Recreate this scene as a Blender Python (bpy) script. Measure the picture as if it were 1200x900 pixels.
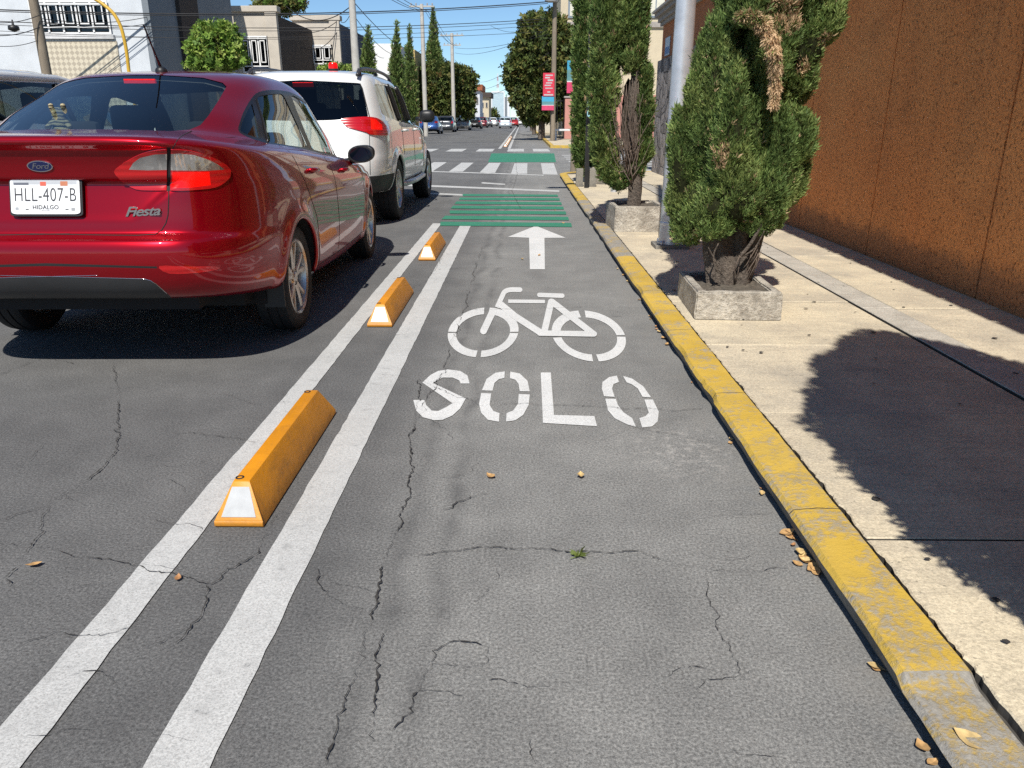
import bpy, bmesh, math, random
import numpy as np
from mathutils import Vector, Matrix
from mathutils.bvhtree import BVHTree
from mathutils.interpolate import poly_3d_calc

# ------------------------------------------------------------------ clear
for o in list(bpy.data.objects):
    bpy.data.objects.remove(o, do_unlink=True)
S = bpy.context.scene
C = S.collection
R = math.radians
random.seed(11)
rng = np.random.default_rng(5)

# ------------------------------------------------------------------ camera
CAM_H, FPX, PITCH = 1.16, 901.0, R(19.0)
YAW = math.atan(12 / 901 * math.cos(PITCH))
cd = bpy.data.cameras.new('camera')
cd.sensor_width = 36.0
cd.lens = FPX / 1200 * 36
cd.clip_start = 0.05
cd.clip_end = 6000
cam = bpy.data.objects.new('camera', cd)
C.objects.link(cam)
cam.location = (0, 0, CAM_H)
cam.rotation_euler = (R(90) - PITCH, 0, YAW)
S.camera = cam

# ------------------------------------------------------------------ sky, sun, exposure
SUN_FALL = Vector((0.13, 0.84, -1.0)).normalized()
W = bpy.data.worlds.new('World')
S.world = W
W.use_nodes = True
nt = W.node_tree
sky = nt.nodes.new('ShaderNodeTexSky')
sky.sky_type = 'NISHITA'
sky.sun_disc = False
sky.sun_elevation = math.asin(-SUN_FALL.z)
sky.sun_rotation = math.pi - math.atan2(-SUN_FALL.x, SUN_FALL.y)
sky.altitude = 2200
sky.air_density = 1.0
sky.dust_density = 0.0
sky.ozone_density = 2.0
bg = nt.nodes['Background']
bg.inputs['Strength'].default_value = 0.086
tintn = nt.nodes.new('ShaderNodeMix'); tintn.data_type = 'RGBA'; tintn.blend_type = 'MULTIPLY'
tintn.inputs[0].default_value = 1.0
_ti = [i for i in tintn.inputs if i.type == 'RGBA']
_ti[1].default_value = (0.80, 0.95, 1.03, 1)
nt.links.new(sky.outputs[0], _ti[0])
nt.links.new([o for o in tintn.outputs if o.type == 'RGBA'][0], bg.inputs[0])
sl = bpy.data.lights.new('sun', 'SUN')
sl.energy = 4.6
sl.angle = R(0.53)
sl.color = (1.0, 0.955, 0.88)
sun = bpy.data.objects.new('sun', sl)
C.objects.link(sun)
sun.rotation_euler = SUN_FALL.to_track_quat('-Z', 'Y').to_euler()
sun.location = (0, -10, 20)
S.view_settings.view_transform = 'Standard'
S.view_settings.look = 'None'
S.view_settings.exposure = 0.40
S.view_settings.gamma = 1.0
S.view_settings.use_curve_mapping = False
S.render.engine = 'CYCLES'
S.cycles.use_denoising = False
S.cycles.caustics_reflective = False
S.cycles.caustics_refractive = False
S.cycles.sample_clamp_indirect = 4.0
S.cycles.max_bounces = 8
S.cycles.transparent_max_bounces = 12

# ------------------------------------------------------------------ survey: a pixel of the 1200 x 900 photo to a place
def ray(px, py):
    u = (px - 600) / FPX
    v = (450 - py) / FPX
    fy = math.cos(PITCH) + v * math.sin(PITCH)
    z = -math.sin(PITCH) + v * math.cos(PITCH)
    c, s = math.cos(YAW), math.sin(YAW)
    return Vector((u * c - fy * s, u * s + fy * c, z))

def gnd(px, py, z=0.0):
    d = ray(px, py)
    t = (z - CAM_H) / d.z
    return Vector((d.x * t, d.y * t, z))

def at_y(px, py, Y):
    d = ray(px, py)
    t = Y / d.y
    return Vector((d.x * t, Y, CAM_H + d.z * t))

# ------------------------------------------------------------------ tags
def tag(o, label=None, cat=None, group=None, kind=None):
    if label: o['label'] = label
    if cat: o['category'] = cat
    if group: o['group'] = group
    if kind: o['kind'] = kind
    return o

def thing(name, label, cat, loc=(0, 0, 0), rz=0.0, group=None):
    o = bpy.data.objects.new(name, None)
    o.empty_display_size = 0.2
    C.objects.link(o)
    o.location = loc
    o.rotation_euler = (0, 0, rz)
    return tag(o, label, cat, group)

KIDS = {}
def link(o, parent=None):
    C.objects.link(o)
    if parent is not None:
        o.parent = parent
        KIDS.setdefault(parent, []).append(o)
    return o

def copy_tree(o, parent=None):
    c = o.copy()
    link(c, parent)
    for k in KIDS.get(o, []):
        copy_tree(k, c)
    return c

# ------------------------------------------------------------------ mesh builder
class MB:
    def __init__(self):
        self.v, self.f, self.m, self.mats = [], [], [], []
    def mi(self, mat):
        if mat not in self.mats: self.mats.append(mat)
        return self.mats.index(mat)
    def add(self, vs, fs, mat):
        b = len(self.v)
        i = self.mi(mat)
        self.v.extend([tuple(p) for p in vs])
        for f in fs:
            self.f.append(tuple(b + k for k in f))
            self.m.append(i)
    def box(self, x0, x1, y0, y1, z0, z1, mat, bev=0.0, jit=0.0):
        if bev <= 0:
            vs = [(x0,y0,z0),(x1,y0,z0),(x1,y1,z0),(x0,y1,z0),(x0,y0,z1),(x1,y0,z1),(x1,y1,z1),(x0,y1,z1)]
            self.add(vs, [(3,2,1,0),(4,5,6,7),(0,1,5,4),(1,2,6,5),(2,3,7,6),(3,0,4,7)], mat)
        else:
            bm = bmesh.new()
            bmesh.ops.create_cube(bm, size=1)
            for v in bm.verts:
                v.co = ((x0+x1)/2+v.co.x*(x1-x0), (y0+y1)/2+v.co.y*(y1-y0), (z0+z1)/2+v.co.z*(z1-z0))
            bmesh.ops.bevel(bm, geom=bm.edges[:], offset=bev, segments=2, affect='EDGES', profile=0.6)
            self.bm(bm, mat)
    def bm(self, bm, mat, free=True):
        bm.verts.index_update()
        self.add([v.co[:] for v in bm.verts], [[v.index for v in f.verts] for f in bm.faces], mat)
        if free: bm.free()
    def tube(self, pts, rad, mat, n=8, cap=True):
        pts = [Vector(p) for p in pts]
        if not hasattr(rad, '__len__'): rad = [rad] * len(pts)
        vs, fs = [], []
        prev = None
        for i, p in enumerate(pts):
            a = pts[max(i-1, 0)]; b = pts[min(i+1, len(pts)-1)]
            t = (b - a).normalized()
            if prev is None:
                ref = Vector((0,0,1)) if abs(t.z) < 0.9 else Vector((1,0,0))
                x = t.cross(ref).normalized()
            else:
                x = (prev - t * prev.dot(t))
                x = x.normalized() if x.length > 1e-6 else t.orthogonal().normalized()
            prev = x
            y = t.cross(x)
            for k in range(n):
                an = 2*math.pi*k/n
                vs.append(p + (x*math.cos(an) + y*math.sin(an)) * rad[i])
        for i in range(len(pts)-1):
            for k in range(n):
                k2 = (k+1) % n
                fs.append((i*n+k, i*n+k2, (i+1)*n+k2, (i+1)*n+k))
        if cap:
            fs.append(tuple(range(n-1, -1, -1)))
            fs.append(tuple((len(pts)-1)*n + k for k in range(n)))
        self.add(vs, fs, mat)
    def lathe(self, prof, mat, n=32, axis='z', c=(0,0,0), close=False):
        """prof: list of (r, h)."""
        vs, fs = [], []
        for r, h in prof:
            for k in range(n):
                a = 2*math.pi*k/n
                q = (r*math.cos(a), r*math.sin(a), h)
                if axis == 'x': q = (q[2], q[0], q[1])
                if axis == 'y': q = (q[0], q[2], q[1])
                vs.append((q[0]+c[0], q[1]+c[1], q[2]+c[2]))
        for i in range(len(prof)-1):
            for k in range(n):
                k2 = (k+1) % n
                fs.append((i*n+k, i*n+k2, (i+1)*n+k2, (i+1)*n+k))
        self.add(vs, fs, mat)
    def prism(self, poly, z0, z1, mat, top=None):
        """poly: xy outline (ccw); top: optional outline at z1."""
        n = len(poly)
        top = top or poly
        vs = [(p[0], p[1], z0) for p in poly] + [(p[0], p[1], z1) for p in top]
        fs = [tuple(range(n-1, -1, -1)), tuple(range(n, 2*n))]
        for k in range(n):
            k2 = (k+1) % n
            fs.append((k, k2, n+k2, n+k))
        self.add(vs, fs, mat)
    def build(self, name, parent=None, smooth=False, loc=None, angle=None):
        me = bpy.data.meshes.new(name)
        me.from_pydata(self.v, [], self.f)
        for m in self.mats: me.materials.append(m)
        me.polygons.foreach_set('material_index', self.m)
        if smooth: me.polygons.foreach_set('use_smooth', [True]*len(self.f))
        me.update()
        if angle is not None: me.set_sharp_from_angle(angle=angle)
        o = bpy.data.objects.new(name, me)
        link(o, parent)
        if loc is not None: o.location = loc
        return o

def flat_mesh(bm, outline, z, up=True):
    vs = [bm.verts.new((p[0], p[1], z)) for p in outline]
    f = bm.faces.new(vs)
    if f.normal.z < 0: f.normal_flip()
    return f

def smooth_closed(pts, n=6):
    """closed Catmull-Rom through pts."""
    out = []
    N = len(pts)
    P = [np.array(p, float) for p in pts]
    for i in range(N):
        a, b, c, d = P[i-1], P[i], P[(i+1) % N], P[(i+2) % N]
        for k in range(n):
            t = k/n
            out.append(tuple(0.5*((2*b)+(c-a)*t+(2*a-5*b+4*c-d)*t*t+(3*b-a-3*c+d)*t**3)))
    return out

def smooth_open(pts, n=6):
    P = [np.array(p, float) for p in pts]
    P = [2*P[0]-P[1]] + P + [2*P[-1]-P[-2]]
    out = []
    for i in range(1, len(P)-2):
        a, b, c, d = P[i-1], P[i], P[i+1], P[i+2]
        for k in range(n):
            t = k/n
            out.append(tuple(0.5*((2*b)+(c-a)*t+(2*a-5*b+4*c-d)*t*t+(3*b-a-3*c+d)*t**3)))
    out.append(tuple(P[-2]))
    return out

def round_poly(pts, k=0.18, n=3):
    """cut the corners of a closed outline with small arcs (fraction k of each side)."""
    out = []
    N = len(pts)
    P = [np.array(p, float) for p in pts]
    for i in range(N):
        a, b, c = P[i-1], P[i], P[(i+1) % N]
        s = b + (a-b)*k; e = b + (c-b)*k
        for j in range(n+1):
            t = j/n
            out.append(tuple((1-t)**2*s + 2*t*(1-t)*b + t*t*e))
    return out

# ------------------------------------------------------------------ materials
def nmat(name):
    m = bpy.data.materials.new(name)
    m.use_nodes = True
    t = m.node_tree
    return m, t, t.nodes['Principled BSDF']

def N(t, typ, **kw):
    n = t.nodes.new('ShaderNode' + typ)
    for k, v in kw.items():
        if k in n.inputs: n.inputs[k].default_value = v
        else: setattr(n, k, v)
    return n

def L(t, a, b): t.links.new(a, b)

def coords(t):
    return N(t, 'TexCoord').outputs['Object']

def noise(t, vec, scale, detail=4, rough=0.6, dist=0.0):
    n = N(t, 'TexNoise')
    n.inputs['Scale'].default_value = scale
    n.inputs['Detail'].default_value = detail
    n.inputs['Roughness'].default_value = rough
    n.inputs['Distortion'].default_value = dist
    L(t, vec, n.inputs['Vector'])
    return n.outputs['Fac']

def ramp(t, fac, stops):
    r = N(t, 'ValToRGB')
    e = r.color_ramp.elements
    while len(e) < len(stops): e.new(0.5)
    for k, (p, c) in enumerate(stops):
        e[k].position = p
        e[k].color = c if len(c) == 4 else (*c, 1)
    L(t, fac, r.inputs['Fac'])
    return r.outputs['Color']

def mixc(t, fac, a, b, mode='MIX'):
    m = N(t, 'Mix', data_type='RGBA', blend_type=mode)
    ins = [i for i in m.inputs if i.type == 'RGBA']
    for i, s in zip(ins, (a, b)):
        if isinstance(s, (tuple, list)): i.default_value = s if len(s) == 4 else (*s, 1)
        else: L(t, s, i)
    f = m.inputs[0]
    if isinstance(fac, (int, float)): f.default_value = fac
    else: L(t, fac, f)
    return [o for o in m.outputs if o.type == 'RGBA'][0]

def math_(t, op, a, b=None, c=None):
    m = N(t, 'Math', operation=op)
    for i, s in enumerate((a, b, c)):
        if s is None: continue
        if isinstance(s, (int, float)): m.inputs[i].default_value = s
        else: L(t, s, m.inputs[i])
    return m.outputs[0]

def bump(t, b, h, strength=0.3, dist=0.01):
    n = N(t, 'Bump')
    n.inputs['Strength'].default_value = strength
    n.inputs['Distance'].default_value = dist
    L(t, h, n.inputs['Height'])
    L(t, n.outputs[0], b.inputs['Normal'])

def scaled(t, vec, s):
    m = N(t, 'Mapping')
    m.inputs['Scale'].default_value = s
    L(t, vec, m.inputs['Vector'])
    return m.outputs[0]

def plain(name, col, rough=0.6, metal=0.0, var=0.12, scale=6.0, coat=0.0, bmp=0.0, bscale=60, spec=0.5):
    m, t, b = nmat(name)
    v = coords(t)
    n1 = noise(t, v, scale, 5)
    lo = tuple(c*(1-var) for c in col); hi = tuple(min(1, c*(1+var)) for c in col)
    L(t, ramp(t, n1, [(0.3, lo), (0.7, hi)]), b.inputs['Base Color'])
    b.inputs['Roughness'].default_value = rough
    b.inputs['Metallic'].default_value = metal
    b.inputs['Coat Weight'].default_value = coat
    b.inputs['Specular IOR Level'].default_value = spec
    if bmp > 0: bump(t, b, noise(t, v, bscale, 4), bmp, 0.01)
    return m

def weathered(name, base, dirt, scale=3.0, amount=0.5, rough=0.85, grain=80, gb=0.3, streak=False, dist=0.01):
    """masonry / concrete / plaster: base colour, soft dirt clouds, fine grain with bump."""
    m, t, b = nmat(name)
    v = coords(t)
    vv = scaled(t, v, (1, 1, 0.25)) if streak else v
    n1 = noise(t, vv, scale, 8, 0.65)
    n2 = noise(t, v, grain, 4, 0.7)
    d = math_(t, 'MULTIPLY', ramp(t, n1, [(0.42, (0,0,0)), (0.72, (1,1,1))]), amount)
    c1 = mixc(t, d, base, dirt)
    g = ramp(t, n2, [(0.33, (0.70,0.70,0.70)), (0.67, (1.22,1.22,1.22))])
    c2 = mixc(t, 1.0, c1, g, 'MULTIPLY')
    L(t, c2, b.inputs['Base Color'])
    b.inputs['Roughness'].default_value = rough
    b.inputs['Specular IOR Level'].default_value = 0.25
    h = math_(t, 'ADD', n2, math_(t, 'MULTIPLY', n1, 0.8))
    bump(t, b, h, gb, dist)
    return m

def thin_glass(name, tint=(0.6, 0.65, 0.65), refl=1.0):
    m = bpy.data.materials.new(name)
    m.use_nodes = True
    t = m.node_tree
    t.nodes.clear()
    out = N(t, 'OutputMaterial')
    tr = N(t, 'BsdfTransparent'); tr.inputs[0].default_value = (*tint, 1)
    gl = N(t, 'BsdfGlossy'); gl.inputs['Roughness'].default_value = 0.015
    gl.inputs[0].default_value = (refl, refl, refl, 1)
    lw = N(t, 'LayerWeight'); lw.inputs['Blend'].default_value = 0.5
    fr = math_(t, 'ADD', math_(t, 'MULTIPLY', math_(t, 'POWER', lw.outputs['Facing'], 4.5), 0.9), 0.045)
    mx = N(t, 'MixShader')
    L(t, fr, mx.inputs[0]); L(t, tr.outputs[0], mx.inputs[1]); L(t, gl.outputs[0], mx.inputs[2])
    L(t, mx.outputs[0], out.inputs[0])
    return m

def paint(name, col, metal=0.0, rough=0.35, coat=1.0, flake=0.0, dust=0.05):
    m, t, b = nmat(name)
    v = coords(t)
    n1 = noise(t, v, 2.5, 6, 0.6)
    c = mixc(t, math_(t, 'MULTIPLY', n1, dust), col, (0.35, 0.31, 0.27))
    L(t, c, b.inputs['Base Color'])
    b.inputs['Metallic'].default_value = metal
    b.inputs['Roughness'].default_value = rough
    b.inputs['Coat Weight'].default_value = coat
    b.inputs['Coat Roughness'].default_value = 0.03
    return m

BLACK = plain('black_plastic', (0.012, 0.012, 0.013), 0.45, var=0.2)
MATTE_BLACK = plain('matte_black', (0.008, 0.008, 0.009), 0.8, var=0.2)
RUBBER = plain('rubber', (0.016, 0.016, 0.017), 0.75, var=0.3, scale=20, bmp=0.2)
CHROME = plain('chrome', (0.75, 0.75, 0.76), 0.12, 1.0, var=0.04)
ALLOY = plain('alloy', (0.62, 0.60, 0.57), 0.32, 0.85, var=0.1)
STEEL = plain('galvanised', (0.58, 0.60, 0.63), 0.38, 0.55, var=0.14, scale=9)
WHITE_PLASTIC = plain('white_plastic', (0.75, 0.76, 0.75), 0.4)
GREY_CABIN = plain('cabin_grey', (0.035, 0.036, 0.04), 0.8)
SEAT_GREY = plain('seat_cloth', (0.028, 0.03, 0.036), 0.9)
GLASS_CAR = thin_glass('tinted_car_glass', (0.64, 0.72, 0.70))
GLASS_DARK = thin_glass('dark_privacy_glass', (0.10, 0.12, 0.13))
# ================================================================== GROUND, ROAD, PAVEMENT
def asphalt_mat():
    m, t, b = nmat('asphalt')
    v = coords(t)
    big = noise(t, v, 0.55, 6, 0.62)
    mid = noise(t, v, 4.5, 6, 0.7)
    grain = noise(t, v, 135, 4, 0.85)
    vo = N(t, 'TexVoronoi'); vo.inputs['Scale'].default_value = 95; L(t, v, vo.inputs['Vector'])
    sep = N(t, 'SeparateXYZ'); L(t, v, sep.inputs[0])
    base = ramp(t, big, [(0.30, (0.150, 0.150, 0.148)), (0.70, (0.212, 0.210, 0.204))])
    c = mixc(t, 1.0, base, ramp(t, mid, [(0.25, (0.80,0.80,0.80)), (0.75, (1.16,1.16,1.15))]), 'MULTIPLY')
    c = mixc(t, 1.0, c, ramp(t, grain, [(0.34, (0.40,0.40,0.40)), (0.50, (0.96,0.96,0.96)), (0.68, (1.75,1.74,1.71))]), 'MULTIPLY')
    stones = ramp(t, vo.outputs['Distance'], [(0.0, (1,1,1)), (0.16, (0,0,0))])
    sel = ramp(t, vo.outputs['Color'], [(0.70, (0,0,0)), (0.76, (1,1,1))])
    c = mixc(t, math_(t, 'MULTIPLY', math_(t, 'MULTIPLY', stones, sel), 0.8), c, (0.34, 0.33, 0.31))
    # an old trench patch running along the cycle lane, tar bled at its edges
    wob = noise(t, scaled(t, v, (0.0, 1.0, 0.0)), 1.3, 5, 0.6)
    xx = math_(t, 'ADD', sep.outputs[0], math_(t, 'MULTIPLY', math_(t, 'SUBTRACT', wob, 0.5), 0.22))
    d = math_(t, 'ABSOLUTE', math_(t, 'ADD', xx, 0.275))
    edge = ramp(t, math_(t, 'ABSOLUTE', math_(t, 'SUBTRACT', d, 0.062)), [(0.0, (1,1,1)), (0.045, (0,0,0))])
    blot = noise(t, v, 3.0, 5, 0.65)
    ef = math_(t, 'MULTIPLY', math_(t, 'MULTIPLY', edge, ramp(t, blot, [(0.36, (0,0,0)), (0.62, (1,1,1))])), 0.5)
    c = mixc(t, ef, c, (0.05, 0.05, 0.052))
    # the cycle lane is the paler, dustier strip; the traffic lane is polished darker
    lane = ramp(t, math_(t, 'ADD', xx, 0.55), [(0.0, (0,0,0)), (0.30, (1,1,1))])
    c = mixc(t, 1.0, c, mixc(t, lane, (0.74, 0.74, 0.75), (1.16, 1.155, 1.14)), 'MULTIPLY')
    # pale mortar spill right of the lettering
    dv = N(t, 'VectorMath', operation='DISTANCE'); L(t, v, dv.inputs[0]); dv.inputs[1].default_value = (0.60, 2.62, 0)
    sp = math_(t, 'MULTIPLY', ramp(t, dv.outputs['Value'], [(0.0, (1,1,1)), (0.34, (0,0,0))]), ramp(t, noise(t, v, 26, 7, .8), [(0.50, (0,0,0)), (0.60, (1,1,1))]))
    c = mixc(t, math_(t, 'MULTIPLY', sp, .75), c, (0.42, 0.40, 0.37))
    # oil and tyre darkening stains
    st = noise(t, scaled(t, v, (1.0, 0.22, 1.0)), 1.1, 5, 0.6)
    c = mixc(t, math_(t, 'MULTIPLY', ramp(t, st, [(0.55, (0,0,0)), (0.75, (1,1,1))]), 0.35), c, (0.06, 0.06, 0.062))
    ov = N(t, 'TexVoronoi'); ov.inputs['Scale'].default_value = 1.25; L(t, v, ov.inputs['Vector'])
    od = math_(t, 'ADD', ov.outputs['Distance'], math_(t, 'MULTIPLY', math_(t, 'SUBTRACT', noise(t, v, 12, 5, .7), .5), .09))
    c = mixc(t, math_(t, 'MULTIPLY', ramp(t, od, [(0.02, (1,1,1)), (0.06, (0,0,0))]), .6), c, (0.04, 0.04, 0.042))
    # dust drifted along the kerb
    near = ramp(t, math_(t, 'ABSOLUTE', math_(t, 'SUBTRACT', sep.outputs[0], 0.78)), [(0.0, (1,1,1)), (0.14, (0,0,0))])
    dn = noise(t, v, 9.0, 6, 0.7)
    c = mixc(t, math_(t, 'MULTIPLY', math_(t, 'MULTIPLY', near, ramp(t, dn, [(0.4, (0,0,0)), (0.7, (1,1,1))])), 0.5), c, (0.20, 0.18, 0.155))
    L(t, c, b.inputs['Base Color'])
    b.inputs['Roughness'].default_value = 0.88
    b.inputs['Specular IOR Level'].default_value = 0.3
    h = math_(t, 'ADD', grain, math_(t, 'MULTIPLY', stones, 0.6))
    bump(t, b, h, 0.55, 0.006)
    return m

def road_paint(name, col, wear=0.5, wscale=5.0, under=(0.12, 0.12, 0.12)):
    m, t, b = nmat(name)
    v = coords(t)
    n1 = noise(t, v, wscale, 8, 0.72)
    n2 = noise(t, v, 190, 3, 0.75)
    w = math_(t, 'ADD', math_(t, 'MULTIPLY', n1, 0.62), math_(t, 'MULTIPLY', n2, 0.38))
    lo = 0.72 - wear*0.22
    worn = ramp(t, w, [(lo-0.05, (0,0,0)), (lo+0.06, (1,1,1))])
    soft = ramp(t, noise(t, v, 2.2, 6, 0.65), [(0.3, tuple(c*0.84 for c in col)), (0.7, col)])
    c = mixc(t, worn, soft, under)
    g = ramp(t, n2, [(0.30, (0.62,0.62,0.62)), (0.52, (1.0,1.0,1.0)), (0.72, (1.25,1.25,1.25))])
    c = mixc(t, 1.0, c, g, 'MULTIPLY')
    L(t, c, b.inputs['Base Color'])
    b.inputs['Roughness'].default_value = 0.75
    b.inputs['Specular IOR Level'].default_value = 0.3
    bump(t, b, n2, 0.35, 0.005)
    return m

ASPHALT = asphalt_mat()
CRACK = plain('crack_tar', (0.045, 0.043, 0.041), 0.95, var=0.4, scale=30, spec=0.1)
WHITE = road_paint('road_paint_white', (0.52, 0.52, 0.505), 0.50, 16)
WHITE_NEW = road_paint('road_paint_bright', (0.66, 0.66, 0.645), 0.40, 16)
WHITE_OLD = road_paint('road_paint_white_worn', (0.56, 0.56, 0.54), 0.75, 8)
GREEN = road_paint('road_paint_green', (0.044, 0.225, 0.140), 0.5, 6)
EARTH = weathered('bare_ground', (0.20, 0.18, 0.15), (0.13, 0.12, 0.10), 0.3)

g = MB()
g.add([(-3000,-300,-0.06),(3000,-300,-0.06),(3000,4000,-0.06),(-3000,4000,-0.06)], [(0,1,2,3)], EARTH)
tag(g.build('ground'), 'bare ground under and around the street', 'ground', kind='structure')

rd = MB()
def sheet(x0, x1, y0, y1, z, m): rd.add([(x0,y0,z),(x1,y0,z),(x1,y1,z),(x0,y1,z)], [(0,1,2,3)], m)
sheet(-9.2, 0.93, -8, 16.0, 0, ASPHALT)
sheet(-60, 60, 16.0, 34.0, 0, ASPHALT)
sheet(-9.2, 1.6, 34.0, 320, 0, ASPHALT)

def crack(pts, w=0.006, seed=0, zz=0.007, jit=0.012):
    """a cracked line through photo points, laid on the road as a thin ragged dark strip."""
    r = random.Random(seed)
    P = [gnd(*p) for p in pts]
    Q = []
    for a, b in zip(P, P[1:]):
        n = max(2, int((b-a).length / 0.009))
        for k in range(n):
            q = a.lerp(b, k/n)
            Q.append(Vector((q.x, q.y, 0)))
    Q.append(P[-1].copy())
    w1 = w2 = 0
    out = []
    for i, q in enumerate(Q):
        w1 = w1*0.82 + r.uniform(-1, 1)*jit*0.42 + (r.choice((-1, 1))*jit*.9 if r.random() < .06 else 0)
        w2 = w2*0.82 + r.uniform(-1, 1)*jit*0.42
        out.append(Vector((q.x + w1, q.y + w2, 0)))
    vs, fs = [], []
    for i, q in enumerate(out):
        a = out[max(0, i-1)]; b = out[min(len(out)-1, i+1)]
        tn = (b-a).normalized() if (b-a).length > 1e-6 else Vector((0,1,0))
        nn = Vector((-tn.y, tn.x, 0))
        ends = min(1.0, min(i, len(out)-1-i)/4 + 0.15)
        ph = math.sin(i*.11+seed)+math.sin(i*.043+seed*2.1)
        ww = 0.60*w*ends*r.uniform(0.10, 1.0)*(0.25 if ph < -.7 else 1.0)*(1 if r.random() > 0.08 else 2.0)
        vs += [(q.x+nn.x*ww*0.5, q.y+nn.y*ww*0.5, zz), (q.x-nn.x*ww*0.5, q.y-nn.y*ww*0.5, zz)]
    for i in range(len(out)-1):
        fs.append((2*i, 2*i+1, 2*i+3, 2*i+2))
    rd.add(vs, fs, CRACK)

CR = [
 ([(492,445),(486,500),(480,560),(470,610),(452,660),(440,705),(428,750),(412,800),(396,850),(380,898)], .009),
 ([(447,745),(441,780),(435,820),(440,850),(428,890)], .008),
 ([(488,652),(520,648),(560,643),(620,644),(680,648),(740,650),(790,660),(860,672),(925,668)], .007),
 ([(370,668),(378,692),(400,712),(432,714)], .008),
 ([(330,600),(306,648),(280,668),(245,690),(236,720),(205,757)], .009),
 ([(245,688),(200,678),(150,662),(95,655),(40,640),(0,636)], .006),
 ([(132,428),(142,470),(134,535),(110,560),(55,592),(0,612)], .008),
 ([(60,592),(30,650),(0,690)], .005),
 ([(0,440),(50,420),(90,428)], .005),
 ([(440,440),(470,442),(492,447),(560,476),(620,474),(700,478),(790,482),(845,480)], .005),
 ([(487,500),(500,470),(520,440),(530,400),(545,360),(556,320),(565,290)], .007),
 ([(520,360),(560,364),(640,362),(700,360),(770,362)], .005),
 ([(470,345),(500,330),(520,300)], .005),
 ([(825,672),(838,720),(850,760),(870,800)], .004),
 ([(624,868),(622,880),(626,898)], .005),
 ([(505,782),(508,770),(524,757),(545,756),(568,762),(572,778),(545,784),(506,782),(490,810),(470,842),(455,868)], .007),
 ([(700,520),(740,500),(790,510),(830,520)], .004),
 ([(520,600),(540,588),(570,580)], .009),
 ([(610,245),(600,225),(606,205),(604,185)], .012),
 ([(180,520),(215,508),(262,512),(300,520)], .005),
 ([(20,760),(70,742),(120,748),(165,735)], .005),
 ([(560,800),(640,806),(700,798)], .003),
 ([(330,470),(350,520),(345,560)], .004),
]
for k, (p, w) in enumerate(CR): crack(p, w, 100+k)
# short stray cracks over the near asphalt
for k in range(26):
    x, y = random.uniform(0, 850), random.uniform(430, 880)
    a = random.uniform(-0.6, 0.6)
    pts = [(x, y)]
    for j in range(3):
        a += random.uniform(-0.7, 0.7)
        x += 26*math.cos(a); y += 13*math.sin(a)
        pts.append((x, y))
    crack(pts, 0.0028, 300+k)
road = tag(rd.build('road'), 'cracked grey asphalt roadway with painted cycle lane', 'road', kind='structure')

ZL = [0.0036]
def px_poly(mb, pts, mat, org=(0,0), sc=1.0, z=None):
    z = ZL[0] if z is None else z
    q = [gnd(org[0]+p[0]/sc, org[1]+p[1]/sc) for p in pts]
    n = len(q)
    area = sum(q[i].x*q[(i+1)%n].y - q[(i+1)%n].x*q[i].y for i in range(n))
    if area < 0: q.reverse()
    mb.add([(p.x, p.y, z) for p in q], [tuple(range(n))], mat)

def px_stroke(mb, pts, w, mat, org, sc, z, cap0=True, cap1=True):
    P = [np.array(p, float) for p in pts]
    Lf, Rt = [], []
    for i, p in enumerate(P):
        a = P[max(0, i-1)]; b = P[min(len(P)-1, i+1)]
        tn = (b-a)/np.linalg.norm(b-a); nn = np.array([-tn[1], tn[0]])
        Lf.append(p+nn*w/2); Rt.append(p-nn*w/2)
    def capp(p, d, side):
        ang = math.atan2(d[1], d[0])
        return [p + w/2*np.array([math.cos(ang+s), math.sin(ang+s)]) for s in np.linspace(math.pi/2, -math.pi/2, 7)[1:-1]]
    out = list(Lf)
    if cap1: out += capp(P[-1], P[-1]-P[-2], 1)
    out += Rt[::-1]
    if cap0: out += capp(P[0], P[0]-P[1], 1)
    px_poly(mb, out, mat, org, sc, z)

def strip_marking(name, x0, x1, y0, y1, mat, label=None, ragged=0.0022, z=0.0036):
    """a long painted line with slightly uneven edges."""
    n = max(2, int((y1-y0)/0.06)) if (y1-y0) < 20 else int((y1-y0)/0.5)
    r = random.Random(int(abs(x0*1000)+y0*10))
    vs, fs = [], []
    for i in range(n+1):
        y = y0 + (y1-y0)*i/n
        vs += [(x0+r.uniform(-1,1)*ragged, y, z), (x1+r.uniform(-1,1)*ragged, y, z)]
    for i in range(n): fs.append((2*i, 2*i+1, 2*i+3, 2*i+2))
    mb = MB(); mb.add(vs, fs, mat)
    o = mb.build(name, road)
    if label: tag(o, label)
    return o

strip_marking('lane_line', -1.045, -0.942, -4, 9.15, WHITE)
strip_marking('lane_line', -0.712, -0.585, -4, 9.16, WHITE)
strip_marking('lane_line', -1.00, -0.88, 33.4, 150, WHITE)
strip_marking('lane_line', -0.60, -0.48, 33.4, 150, WHITE)

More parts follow.
